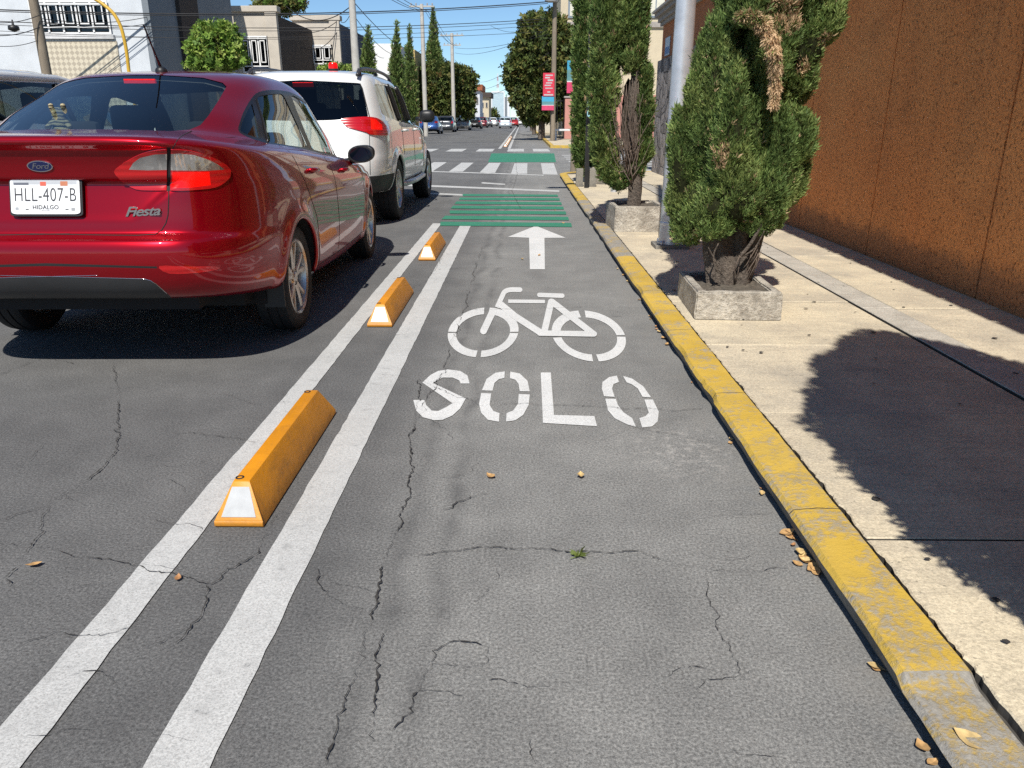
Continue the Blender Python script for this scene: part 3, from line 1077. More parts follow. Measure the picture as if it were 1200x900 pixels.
def wheel_parts(parent, loc, rad, rimr, width, side, spokes='twin', tyre_mat=None, rim_mat=None, n=5):
    """hub with tyre and rim as its pieces; the outer face looks to +x when side is +1."""
    hb = MB()
    hb.lathe([(0.001, .02), (0.055, .02), (0.06, .0), (0.14, -.005), (0.14, -.03), (0.001, -.03)], MATTE_BLACK, 24, 'x')
    w = hb.build('wheel', parent, True, loc=loc, angle=R(40))
    if side < 0: w.rotation_euler = (0, 0, math.pi)
    ty = MB()
    hw = width/2
    prof = [(rimr-.004, -hw*.78), (rimr+.010, -hw*.90), (rimr+(rad-rimr)*.45, -hw*1.0), (rad-.022, -hw*.93), (rad-.006, -hw*.78), (rad, -hw*.5), (rad, -.031), (rad-.007,-.028), (rad-.007,-.022), (rad,-.019), (rad, .019), (rad-.007,.022), (rad-.007,.028), (rad,.031), (rad, hw*.5), (rad-.006, hw*.78), (rad-.022, hw*.93), (rimr+(rad-rimr)*.45, hw*1.0), (rimr+.010, hw*.90), (rimr-.004, hw*.78)]
    ty.lathe(prof, tyre_mat or RUBBER, 56, 'x')
    ty.build('tyre', w, True, angle=R(35))
    rm = MB()
    RM = rim_mat or ALLOY
    rm.lathe([(rimr-.002, hw*.80), (rimr+.004, hw*.86), (rimr-.004, hw*.90), (rimr-.014, hw*.80), (rimr-.022, hw*.45), (rimr-.026, -hw*.6), (rimr-.004, -hw*.78)], RM, 56, 'x')
    xf = hw*.70
    rm.lathe([(0.001, xf+.004), (0.028, xf+.004), (0.033, xf-.002), (0.060, xf-.010), (0.066, xf-.03), (0.02, xf-.05)], RM, 28, 'x')
    for k in range(n):
        a0 = 2*math.pi*k/n + math.pi/2
        arms = (-0.20, 0.20) if spokes == 'twin' else (0,)
        for da in arms:
            r0, r1 = 0.05, rimr-.018
            A0, A1 = a0+da*0.55, a0+da*1.25
            wd0, wd1 = (0.019, 0.016) if spokes == 'twin' else (0.034, 0.026)
            vs = []
            for r_, an, wd, xo, dp in ((r0, A0, wd0, xf-.006, .03), ((r0+r1)/2, (A0+A1)/2, (wd0+wd1)/2*.9, xf-.002, .028), (r1, A1, wd1*1.15, xf+.002, .026)):
                c_, s_ = math.cos(an), math.sin(an)
                tx, tz = -s_, c_
                py, pz = r_*c_, r_*s_
                vs += [(xo-dp, py+tx*wd*1.0, pz+tz*wd*1.0), (xo-.004, py+tx*wd, pz+tz*wd), (xo+.003, py+tx*wd*.55, pz+tz*wd*.55), (xo+.003, py-tx*wd*.55, pz-tz*wd*.55), (xo-.004, py-tx*wd, pz-tz*wd), (xo-dp, py-tx*wd, pz-tz*wd)]
            fs = []
            for s in range(2):
                for q in range(5):
                    fs.append((s*6+q, s*6+q+1, (s+1)*6+q+1, (s+1)*6+q))
            rm.add(vs, fs, RM)
        # wheel nut
        a = a0 + math.pi/n
        rm.lathe([(0.001, xf-.004), (.0075, xf-.004), (.008, xf-.02)], BLACK, 8, 'x', c=(0, .042*math.cos(a), .042*math.sin(a)))
    rm.build('rim', w, True, angle=R(30))
    return w

def underbody(parent, hw, y0, y1, z0, z1, wheels, arch_r, wz):
    """dark floor pan and wheel housings under the shell."""
    m = MB()
    m.box(-hw, hw, y0, y1, z0, z1, MATTE_BLACK)
    for wy in wheels:
        for sx in (-1, 1):
            vs, fs = [], []
            n = 20
            for k in range(n+1):
                a = math.pi*(k/n)*1.16 - .08*math.pi
                y, z = wy+arch_r*math.cos(a), wz+arch_r*math.sin(a)
                vs += [(sx*(hw+.07), y, z), (sx*(hw-.22), y, z)]
            for k in range(n): fs.append((2*k, 2*k+1, 2*k+3, 2*k+2))
            m.add(vs, fs, MATTE_BLACK)
            m.add([(sx*(hw-.22), wy+arch_r*math.cos(a), wz+arch_r*math.sin(a)) for a in np.linspace(-.1, math.pi+.1, 18)], [tuple(range(18))], MATTE_BLACK)
    return m.build('underbody', parent)

def seat(parent, x, y, z, back=0.60, w=0.47, rest=True):
    m = MB()
    m.box(x-w/2, x+w/2, y, y+0.5, z, z+.16, SEAT_GREY, bev=.05)
    bm = bmesh.new(); bmesh.ops.create_cube(bm, size=1)
    for v in bm.verts: v.co = (x+v.co.x*w*(0.86 if v.co.z > 0 else 1), y+v.co.y*.13 - (v.co.z)*.16, z+.12+back/2+v.co.z*back)
    bmesh.ops.bevel(bm, geom=bm.edges[:], offset=.045, segments=3, affect='EDGES', profile=.6)
    m.bm(bm, SEAT_GREY)
    if rest:
        bm = bmesh.new(); bmesh.ops.create_cube(bm, size=1)
        for v in bm.verts: v.co = (x+v.co.x*.25, y-.13+v.co.y*.09, z+.20+back+v.co.z*.17)
        bmesh.ops.bevel(bm, geom=bm.edges[:], offset=.04, segments=3, affect='EDGES', profile=.6)
        m.bm(bm, SEAT_GREY)
        for s in (-.05, .05): m.tube([(x+s, y-.12, z+.05+back), (x+s, y-.13, z+.14+back)], .007, CHROME, 6)
    return m.build('seat', parent, True, angle=R(50))

def text_mesh(name, body, size, mat, parent, M4, extrude=0.001, shear=0.0, spacing=1.0, bold=0.0, align='CENTER', sx=1.0):
    cu = bpy.data.curves.new(name, 'FONT')
    cu.body = body; cu.size = size; cu.extrude = extrude; cu.align_x = align; cu.align_y = 'CENTER'
    cu.shear = shear; cu.space_character = spacing; cu.offset = bold
    cu.resolution_u = 6
    ob = bpy.data.objects.new(name, cu)
    C.objects.link(ob)
    dg = bpy.context.evaluated_depsgraph_get()
    me = bpy.data.meshes.new_from_object(ob.evaluated_get(dg))
    bpy.data.objects.remove(ob, do_unlink=True)
    me.name = name
    if sx != 1.0:
        for v in me.vertices: v.co.x *= sx
    me.transform(M4)
    me.materials.clear(); me.materials.append(mat)
    o = bpy.data.objects.new(name, me)
    link(o, parent)
    return o

def surf_tube(m, pts, mat, rad=0.003, nrm=None, sink=0.0):
    m.tube(pts, rad, mat, 6)

CAM0 = Vector((0, 0, CAM_H))
class CarFrame:
    """car-local frame: origin on the ground under the middle of the rear bumper."""
    def __init__(self, rear, rz):
        self.M = Matrix.Translation(Vector((rear[0], rear[1], 0))) @ Matrix.Rotation(rz, 4, 'Z')
        self.I = self.M.inverted()
        self.eye = self.I @ CAM0
    def pt(self, px, py, d=5.0):
        return self.I @ (CAM0 + ray(px, py)*d)
    def pts(self, L_, org=(0,0), sc=1.0):
        return [self.pt(org[0]+p[0]/sc, org[1]+p[1]/sc) for p in L_]
    def hit(self, sh, px, py):
        d = (self.pt(px, py) - self.eye).normalized()
        loc, n, i, _ = sh.bvh.ray_cast(self.eye, d)
        return loc, n
    def path(self, sh, L_, org=(0,0), sc=1.0, lift=0.0, step=0.02):
        """photo polyline laid onto the shell."""
        out = []
        for a, b in zip(L_, L_[1:]):
            n = max(1, int(math.hypot(b[0]-a[0], b[1]-a[1])/sc/3))
            for k in range(n):
                t = k/n
                out.append((a[0]+(b[0]-a[0])*t, a[1]+(b[1]-a[1])*t))
        out.append(L_[-1])
        res = []
        for p in out:
            l, n = self.hit(sh, org[0]+p[0]/sc, org[1]+p[1]/sc)
            if l is not None: res.append(l + sh.smooth_normal(l)*lift)
        return res
def mirror_pts(P): return [Vector((-p.x, p.y, p.z)) for p in P]
def side_path(sh, yz, lift=0.0, sx=1):
    out = []
    for a, b in zip(yz, yz[1:]):
        n = max(1, int(math.hypot(b[0]-a[0], b[1]-a[1])/0.03))
        for k in range(n):
            t = k/n; out.append((a[0]+(b[0]-a[0])*t, a[1]+(b[1]-a[1])*t))
    out.append(yz[-1])
    res = []
    for y, z in out:
        l, n, i, _ = sh.bvh.ray_cast(Vector((sx*2.0, y, z)), Vector((-sx, 0, 0)))
        if l is not None: res.append(l + sh.smooth_normal(l)*lift)
    return res

def arch_lip(sh, parent, sx, wy, r, wz, mat, rad=.0125):
    P = []
    for a in np.linspace(-.10, math.pi+.10, 40):
        y, z = wy+r*math.cos(a), wz+r*math.sin(a)
        l, n, i, _ = sh.bvh.ray_cast(Vector((sx*2, y, z)), Vector((-sx, 0, 0)))
        if l is not None: P.append(l + Vector((-sx*.010, 0, 0)))
    q = MB(); q.tube(P, rad, mat, 8)
    vs = []
    for p in P: vs += [p[:], (p.x-sx*.09, p.y, p.z)]
    q.add(vs, [(2*k, 2*k+1, 2*k+3, 2*k+2) for k in range(len(P)-1)], MATTE_BLACK)
    q.build('arch_lip', parent, True)
# ------------------------------------------------------------------ the red sedan
RED = paint('candy_red_paint', (0.31, 0.0011, 0.0080), 0.64, 0.30, 0.85, dust=0.004)
RED.node_tree.nodes['Principled BSDF'].inputs['Specular IOR Level'].default_value = 0.1
LENS_RED = paint('tail_lens_red', (0.45, 0.0015, 0.004), 0.0, 0.22, 1.0, dust=0.02)
for M_ in (LENS_RED,):
    t_ = M_.node_tree; b_r = t_.nodes['Principled BSDF']; v_ = coords(t_)
    wv_ = N(t_, 'TexWave', bands_direction='Z'); wv_.inputs['Scale'].default_value = 11; L(t_, v_, wv_.inputs['Vector'])
    bump(t_, b_r, wv_.outputs['Fac'], .18, .006)
m_, t_, b_n = nmat('brake_lens_lit'); b_n.inputs['Base Color'].default_value = (0.62, 0.004, 0.002, 1); b_n.inputs['Roughness'].default_value = 0.2
b_n.inputs['Emission Color'].default_value = (1, 0.004, 0.002, 1); b_n.inputs['Emission Strength'].default_value = 0.35; LENS_LIT = m_
def clear_lens():
    m, t, b = nmat('clear_lens')
    v = coords(t)
    n = noise(t, scaled(t, v, (1, 1, 0.6)), 9, 1)
    L(t, ramp(t, n, [(0.3, (0.36, 0.35, 0.34)), (0.7, (0.80, 0.78, 0.75))]), b.inputs['Base Color'])
    b.inputs['Metallic'].default_value = 0.85
    b.inputs['Roughness'].default_value = 0.16
    b.inputs['Coat Weight'].default_value = 1.0
    wv = N(t, 'TexWave', bands_direction='X'); wv.inputs['Scale'].default_value = 9; wv.inputs['Distortion'].default_value = 1.0; L(t, v, wv.inputs['Vector'])
    bump(t, b, math_(t, 'ADD', wv.outputs['Fac'], math_(t, 'MULTIPLY', noise(t, v, 14, 2), 2.0)), .22, .012)
    return m
LENS_CLEAR = clear_lens()
MIRROR_G = plain('mirror_glass', (0.06, 0.06, 0.065), 0.05, 1.0, var=.01)
TRIM = plain('window_trim', (0.012, 0.011, 0.011), 0.32, var=0.2)
LINER = plain('head_liner', (0.10, 0.10, 0.105), 0.9)
BUMPER_BLACK = plain('textured_bumper', (0.030, 0.031, 0.033), 0.5, var=0.2, scale=3)

def K(w, yr, yf, z, nr=6.0, nf=4.0): return dict(w=w, yr=yr, yf=yf, z=z, nr=nr, nf=nf)
SEDAN_K = [
 K(.70, .22, 4.15, (.365,.265,.20,.20,.22)),
 K(.80, .10, 4.28, (.385,.285,.215,.22,.25)),
 K(.825, .035, 4.33, (.44,.325,.26,.27,.33)),
 K(.842, .010, 4.36, (.50,.37,.33,.34,.40)),
 K(.852, .000, 4.38, (.56,.44,.40,.41,.45)),
 K(.858, .002, 4.38, (.61,.51,.47,.48,.50)),
 K(.860, .018, 4.37, (.655,.58,.54,.54,.55)),
 K(.860, .078, 4.36, (.683,.63,.59,.58,.58)),
 K(.859, .088, 4.35, (.72,.68,.64,.62,.61)),
 K(.857, .098, 4.33, (.80,.75,.70,.66,.65)),
 K(.850, .108, 4.30, (.90,.83,.77,.72,.69)),
 K(.838, .098, 4.27, (.965,.88,.82,.75,.71)),
 K(.822, .070, 4.24, (1.030,.935,.865,.79,.73)),
 K(.802, .034, 4.20, (1.068,.985,.90,.81,.75)),
 K(.788, .046, 4.16, (1.090,1.01,.92,.825,.765), 5.5),
 K(.770, .125, 4.05, (1.100,1.022,.935,.84,.785), 5.0),
 K(.750, .300, 3.80, (1.108,1.03,.945,.855,.83), 4.5),
 K(.728, .500, 3.46, (1.117,1.04,.955,.875,.90), 4.2),
 K(.686, .740, 3.22, (1.208,1.14,1.08,1.03,1.04), 4.2),
 K(.642, .980, 3.00, (1.298,1.23,1.20,1.17,1.17), 4.2),
 K(.602, 1.20, 2.76, (1.372,1.325,1.312,1.30,1.28), 4.2),
 K(.566, 1.33, 2.60, (1.402,1.375,1.366,1.355,1.335), 4.0),
 K(.520, 1.45, 2.46, (1.418,1.405,1.400,1.39,1.37), 3.6),
 K(.420, 1.62, 2.30, (1.432,1.428,1.426,1.42,1.405), 3.0),
 K(.250, 1.80, 2.15, (1.445,1.446,1.446,1.445,1.44), 2.6),
]
def build_red():
    fr = CarFrame((-2.085, 3.33), 0.020)
    car = thing('sedan', 'dark red four door sedan stopped beside the cycle lane, rear towards the viewer', 'car', fr.M.translation[:], 0.020)
    sh = Shell(SEDAN_K, 110, 210, 30, 6, wheels=(1.03, 3.48), arch_r=.335, flare=.016, wz=.305)
    bm = sh.bm
    # the plate recess pressed into the boot lid
    ZA = (0, 140), 4.2857
    for v in bm.verts:
        x, y, z = v.co
        if y < 0.35 and abs(x) < 0.62 and 0.72 < z < 0.915:
            half = 0.40 + 0.20*(z-0.74)/0.17
            u = min(1, max(0, (half-abs(x))/0.05))
            tz = min(1, max(0, (z-0.735)/0.16)); tt = min(1, max(0, (0.913-z)/0.010))
            v.co.y += 0.030*(u*u*(3-2*u))*tz**0.8*tt
    sh.snap()
    def imp(L_, reg, org, sc, mirror=True, keep=None, xmin=-0.002):
        P = fr.pts(L_, org, sc)
        for mr in ((False, True) if mirror else (False,)):
            sh.imprint(P, reg, eye=fr.eye, mirror=mr, keep=keep, xmin=xmin)
            bm.normal_update()
    for wy in (1.03, 3.48):
        circ = [Vector((0, wy+.335*math.cos(a), .305+.335*math.sin(a))) for a in np.linspace(0, 2*math.pi, 41)[:-1]]
        for mr in (False, True):
            sh.imprint(circ, 99, axis=(-1, 0, 0), mirror=mr, keep=lambda c: c.x > .5)
            bm.normal_update()
    up = lambda c: c.y > .45
    Z2 = (240, 80), 5.4545
    dlo = smooth_closed([(214,390),(222,352),(245,285),(298,192),(345,152),(420,138),(500,143),(560,158),(640,203),(720,268),(800,358),(870,450),(912,528),(922,572),(900,590),(800,562),(650,522),(500,495),(400,480),(300,450),(232,418)], 3)
    imp(dlo, 1, *Z2, keep=up)
    imp(smooth_closed([(228,392),(240,345),(268,282),(298,232),(306,240),(330,340),(350,435),(346,446),(290,430),(240,408)], 2), 2, *Z2, keep=up)
    imp(round_poly([(330,198),(345,180),(420,166),(488,164),(508,180),(580,335),(652,490),(640,506),(520,490),(418,474),(405,462),(370,330)], .2), 3, *Z2, keep=up)
    imp(round_poly([(552,178),(570,176),(640,218),(715,282),(800,378),(868,468),(900,540),(896,566),(800,546),(700,522),(684,508),(615,340)], .2), 4, *Z2, keep=up)
    glass = [(98,89.5),(150,87.5),(190,88),(238,91),(261,97),(265.5,101.5),(256,118),(244,136),(235,146.5),(222,152),(200,153.6),(150,154.6),(95,154),(40,152)]
    imp(glass, 5, (0,0), 1, keep=up)
    back = lambda c: c.y < .75 and c.z > .3
    lamp = smooth_closed([(575,262),(612,225),(645,204),(720,166),(790,150),(870,148),(960,156),(1050,184),(1120,220),(1152,250),(1154,275),(1142,302),(1080,342),(960,356),(850,359),(770,358),(683,352),(620,312)], 3)
    imp(lamp, 6, *ZA, keep=back)
    imp([(650,250),(672,215),(705,190),(780,172),(838,170),(838,252),(740,254)], 7, *ZA, keep=back)
    imp([(858,170),(900,168),(970,176),(1040,200),(1090,225),(1122,252),(1040,257),(858,254)], 7, *ZA, keep=back)
    imp([(866,264),(1048,262),(1056,330),(960,342),(866,344)], 8, *ZA, keep=back)
    imp([(838,140),(858,140),(858,365),(838,365)], 10, *ZA, keep=lambda c: back(c) and c.z > .86 and c.z < 1.05)
    low = lambda c: c.y < 1.0 and c.z < .75
    ZE = (0, 280), 4.615
    imp([(-700,170),(0,195),(400,204),(780,214),(815,224),(845,242),(910,300),(985,372),(985,480),(-700,480)], 9, *ZE, keep=low)
    imp([(-300,116),(0,124),(848,149),(850,160),(0,141),(-300,134)], 10, *ZE, keep=low)
    imp(smooth_closed([(800,735),(950,738),(1085,738),(1094,752),(1000,769),(850,774)], 3), 11, *ZA, keep=low)
    # windscreen and bonnet seen from other places: outlined from the front and the side
    ws = [Vector((x, 0, z)) for x, z in ((-.02,.93),(.58,.90),(.62,.94),(.50,1.30),(.44,1.355),(-.02,1.375))]
    for mr in (False, True):
        sh.imprint(ws, 12, axis=(0, -1, 0), mirror=mr, keep=lambda c: c.y > 2.35); bm.normal_update()
    hl = [Vector((x, 0, z)) for x, z in ((.45,.60),(.80,.62),(.80,.72),(.60,.72))]
    gr = [Vector((x, 0, z)) for x, z in ((-.02,.36),(.42,.36),(.50,.50),(-.02,.50))]
    for mr in (False, True):
        sh.imprint(hl, 7, axis=(0, -1, 0), mirror=mr, keep=lambda c: c.y > 3.5); bm.normal_update()
        sh.imprint(gr, 10, axis=(0, -1, 0), mirror=mr, keep=lambda c: c.y > 3.5); bm.normal_update()
    bm.verts.index_update()
    fmat = {0: RED, 1: TRIM, 9: BUMPER_BLACK, 10: MATTE_BLACK}
    body = region_mesh(sh, (0, 1, 9, 10), 0.0, lambda r: fmat[r], 'body', car)
    # seams, arch lips
    def gap(P, mat=MATTE_BLACK, r=.0028, nm='panel_gap'):
        if len(P) > 1:
            q = MB(); q.tube(P, r, mat, 6); q.build(nm, body, True)
    gapR = [(962,58),(915,82),(888,108),(870,140),(858,165)]
    gapR2 = [(848,358),(847,420),(844,480),(834,520),(812,556),(780,576),(690,582),(560,581),(300,577),(150,575)]
    for L_ in (gapR, gapR2):
        p = fr.path(sh, L_, *ZA, lift=-0.0005)
        gap(p); gap(mirror_pts(p))
    for yz in ([(2.02,.95),(2.05,.80),(2.06,.30)], [(1.20,1.02),(1.22,.86),(1.32,.72),(1.42,.60),(1.47,.30)], [(3.08,.86),(3.14,.70),(3.13,.30)], [(1.47,.285),(2.5,.275),(3.12,.28)]):
        for sx in (-1, 1): gap(side_path(sh, yz, -0.0006, sx), r=.0026)
    for wy in (1.03, 3.48):
        for sx in (-1, 1): arch_lip(sh, body, sx, wy, .336, .305, RED)
    p = fr.path(sh, [(404,470),(372,335),(330,198)], *Z2, lift=0.001)
    gap(p, TRIM, .006, 'window_bar'); gap(mirror_pts(p), TRIM, .006, 'window_bar')
    p = fr.path(sh, [(0,197),(400,206),(780,216),(815,226),(845,244),(908,300)], *ZE, lift=0.0005)
    gap(p, CHROME, .0012, 'bumper_edge'); gap(mirror_pts(p), CHROME, .0012, 'bumper_edge')
    # glass
    for reg, nm in ((2, 'quarter_window'), (3, 'rear_door_window'), (4, 'front_door_window')):
        for sx in (1, -1): region_mesh(sh, (reg,), -0.004, lambda r: GLASS_CAR, nm, car, fit=True, cond=lambda c: c.x*sx > 0)
    rw = region_mesh(sh, (5,), -0.003, lambda r: GLASS_CAR, 'rear_window', car, fit=True)
    region_mesh(sh, (12,), -0.003, lambda r: GLASS_CAR, 'windscreen', car, fit=True)
    # lamps, one object per side
    lm = {6: LENS_RED, 7: LENS_CLEAR, 8: LENS_LIT}
    for sx in (1, -1):
        region_mesh(sh, (6, 7, 8), 0.006, lambda r: lm[r], 'tail_light', car, thick=.012, cond=lambda c: c.x*sx > 0 and c.y < 2)
        region_mesh(sh, (7,), 0.003, lambda r: LENS_CLEAR, 'headlight', car, cond=lambda c: c.x*sx > 0 and c.y > 2)
        region_mesh(sh, (11,), 0.001, lambda r: LENS_RED, 'reflector', car, cond=lambda c: c.x*sx > 0)
    # head liner, a skin inside the roof and pillars
    for f in bm.faces:
        c = f.calc_center_median()
        if f[sh.lay] in (0, 1) and c.z > 0.98 and c.y > .6: f[sh.lay] = 60
    region_mesh(sh, (60,), -0.03, lambda r: LINER, 'head_liner', car)
    # plate, badge, script
    l, n = fr.hit(sh, 57.2, 229.8)
    pl = MB()
    pw, ph = .302, .152
    cy = l.y - .026; cx, cz = l.x, l.z
    PLW = plain('plate_white', (0.74, 0.75, 0.76), 0.4, var=0.05)
    outline = round_poly([(-pw/2, -ph/2), (pw/2, -ph/2), (pw/2, ph/2), (-pw/2, ph/2)], .09, 4)
    Mp = Matrix.Translation((cx, cy, cz)) @ Matrix.Rotation(R(90), 4, 'X') @ Matrix.Rotation(R(0), 4, 'Y')
    tiltM = Matrix.Translation((cx, cy, cz)) @ Matrix.Rotation(R(75), 4, 'X')
    q = MB(); q.prism(outline, -.002, .002, PLW)
    q.v = [tuple(tiltM @ Vector(p)) for p in q.v]
    plate = q.build('license_plate', car)
    INK = plain('plate_ink', (0.03, 0.03, 0.035), 0.5)
    GREY_INK = plain('plate_grey_print', (0.25, 0.26, 0.28), 0.5)
    def on_plate(x, y, z=.0026): return tiltM @ Matrix.Translation((x, y, z))
    text_mesh('plate_number', 'HLL-407-B', .084, INK, plate, on_plate(0, .005), .0003, spacing=1.06, bold=-.0005, sx=.70)
    text_mesh('plate_state', 'HIDALGO', .025, INK, plate, on_plate(0, -.047), .0003, spacing=1.05, bold=.0004)
    text_mesh('plate_small_print', 'DELANTERA', .007, GREY_INK, plate, on_plate(0, -.061), .0002)
    q = MB()
    for x0, x1, y0, y1, c in ((-.140,.140,.052,.068,(.42,.44,.47)), (-.02,.006,.046,.064,(.55,.10,.06)), (.068,.10,.046,.066,(.45,.16,.08)), (-.135,-.07,.050,.060,(.10,.11,.14)), (-.088,-.074,-.058,-.054,(.02,.02,.02)), (.086,.100,-.058,-.054,(.02,.02,.02)), (.112,.128,-.062,-.048,(.30,.31,.32)), (-.132,-.118,-.058,-.046,(.32,.34,.36))):
        zz = .0025 if c[0] != .42 else .0023
        mt = plain('plate_print', c, .5)
        q.add([tuple(tiltM @ Vector((x, y, zz))) for x, y in ((x0,y0),(x1,y0),(x1,y1),(x0,y1))], [(0,1,2,3)], mt)
    q.build('plate_print', plate)
    # dark plate holder behind
    q = MB(); q.prism(round_poly([(-pw/2-.008,-ph/2-.008),(pw/2+.008,-ph/2-.008),(pw/2+.008,ph/2+.006),(-pw/2-.008,ph/2+.006)], .08, 3), -.014, -.0035, BLACK)
    q.v = [tuple(tiltM @ Vector(p)) for p in q.v]
    q.build('plate_holder', car)
    l, n = fr.hit(sh, 47.4, 194.4)
    bd = MB(); BLUE = paint('badge_blue', (0.004, 0.012, 0.09), .3, .3)
    Tm = Matrix.Translation(l + n*.001) @ n.to_track_quat('Z', 'Y').to_matrix().to_4x4()
    def ell(a, b, z0, z1, m, mb):
        o = [(a*math.cos(t), b*math.sin(t)) for t in np.linspace(0, 2*math.pi, 37)[:-1]]
        k = len(mb.v); mb.prism(o, z0, z1, m, [(p[0]*.95, p[1]*.93) for p in o])
        mb.v[k:] = [tuple(Tm @ Vector(p)) for p in mb.v[k:]]
    ell(.058, .0265, -.004, .005, CHROME, bd); ell(.053, .0225, .0, .0062, BLUE, bd)
    badge = bd.build('oval_badge', car, False)
    text_mesh('badge_script', 'Ford', .034, CHROME, badge, Tm @ Matrix.Translation((0, .0005, .0068)), .0005, shear=.35, spacing=.92, bold=-.0003, sx=1.2)
    p0, n = fr.hit(sh, 150, 248.5); p1, n1 = fr.hit(sh, 184, 247)
    xa = (p1-p0).normalized(); za = xa.cross(Vector((0, 0, 1))).normalized(); ya = za.cross(xa)
    Tm = Matrix.Translation((p0+p1)/2 + za*.008) @ Matrix((xa, ya, za)).transposed().to_4x4()
    text_mesh('model_script', 'Fiesta', .058, CHROME, car, Tm, .002, shear=.45, spacing=.9, bold=.0010, sx=1.3)
    # aerial
    q = MB()
    base = Vector((0.0, 1.50, sh.bvh.ray_cast(Vector((0, 1.50, 3)), Vector((0, 0, -1)))[0].z))
    q.lathe([(.034, -.004), (.034, .010), (.028, .020), (.016, .028), (.001, .030)], BLACK, 18, c=base[:])
    q.tube([base + Vector((0, .0, .02)), base + Vector((0, -.03, .06)), base + Vector((0, -.05, .085))], [.010, .007, .006], BLACK, 10)
    q.tube([base + Vector((0, -.05, .085)), base + Vector((0, -.155, .235))], [.0055, .0045], BLACK, 8)
    q.build('antenna', car, True, angle=R(50))
    # high brake light inside the rear glass
    l, n = fr.hit(sh, 158, 94.5)
    q = MB(); q.box(-.085, .085, l.y+.03, l.y+.05, l.z-.012, l.z+.010, LENS_LIT)
    q.build('high_brake_light', car)
    # door mirrors
    for sx in (1, -1):
        q = MB()
        bm2 = bmesh.new(); bmesh.ops.create_uvsphere(bm2, u_segments=28, v_segments=18, radius=1)
        for v in bm2.verts:
            x, y, z = v.co
            f = 1.0 if y < 0 else 1.0
            s = lambda a, p: math.copysign(abs(a)**p, a)
            v.co = (sx*(.895+s(x, .8)*.105), 2.86 + (s(y, .9)*.085 if y > 0 else max(y*.085, -.035)), .905+s(z, .85)*.066 + x*.012)
        q.bm(bm2, BLACK)
        q.tube([(sx*.72, 2.92, .84), (sx*.80, 2.89, .852), (sx*.86, 2.87, .865)], [.030, .026, .022], BLACK, 10)
        mo = q.build('door_mirror', car, True, angle=R(40))
        g2 = MB(); vs = [(sx*(.895+.086*math.cos(a)), 2.822, .905+.052*math.sin(a)+sx*.0) for a in np.linspace(0, 2*math.pi, 25)[:-1]]
        g2.add(vs, [tuple(range(24))], MIRROR_G)
        g2.build('mirror_glass', mo)
    # handles
    for y, z in ((1.50, .868), (2.42, .815)):
        for sx in (1, -1):
            l, n, i, _ = sh.bvh.ray_cast(Vector((sx*2, y, z)), Vector((-sx, 0, 0)))
            q = MB()
            q.tube([l+Vector((sx*-.004, -.085, .004)), l+Vector((sx*.022, -.07, .004)), l+Vector((sx*.028, 0, .002)), l+Vector((sx*.022, .07, -.004)), l+Vector((sx*-.004, .085, -.006))], [.010, .013, .014, .013, .010], RED, 10)
            q.build('door_handle', car, True)
    # wheels
    for wy in (1.03, 3.48):
        for sx in (1, -1):
            wheel_parts(car, (sx*.735, wy, .302), .302, .212, .195, sx)
    underbody(car, .66, .55, 4.0, .245, .36, (1.03, 3.48), .345, .305)
    for sx in (1, -1):   # mud flap behind each rear wheel
        q = MB(); q.box(sx*.77-.055, sx*.77+.055, .700, .708, .20, .38, BLACK); q.build('mud_flap', car)
    q = MB(); q.box(-.55, .55, .24, .54, .30, .36, MATTE_BLACK); q.build('silencer', car)
    # cabin
    q = MB()
    q.box(-.64, .64, .55, 1.12, 1.055, 1.075, GREY_CABIN)
    for sx in (1, -1): q.box(sx*.70-.015, sx*.70+.015, 1.0, 3.1, .30, .86, GREY_CABIN)
    q.box(-.68, .68, 2.78, 3.25, .55, .88, GREY_CABIN, bev=.08)
    q.box(-.66, .66, 1.0, 1.06, .35, 1.06, GREY_CABIN)
    q.build('cabin_trim', car)
    seat(car, -.36, 1.95, .34, .62, .48); seat(car, .36, 1.95, .34, .62, .48)
    seat(car, 0, 1.22, .34, .60, 1.16, rest=False)
    for x in (-.37, .37):
        q = MB(); q.box(x-.13, x+.13, 1.12, 1.21, .98, 1.15, SEAT_GREY, bev=.04)
        q.build('headrest', car, True, angle=R(50))
    q = MB()
    P = [(-.36+.18*math.cos(a), 2.62-.18*math.sin(a)*.4, .90+.18*math.sin(a)*.92) for a in np.linspace(0, 2*math.pi, 33)]
    q.tube(P, .015, BLACK, 8, cap=False); q.tube([(-.36, 2.62, .90), (-.36, 2.85, .82)], .03, BLACK, 8)
    q.tube([(-.54, 2.62, .90), (-.18, 2.62, .90)], .018, BLACK, 8)
    q.build('steering_wheel', car, True)
    sh.bm.free()
    return car, fr
red_car, red_fr = build_red()

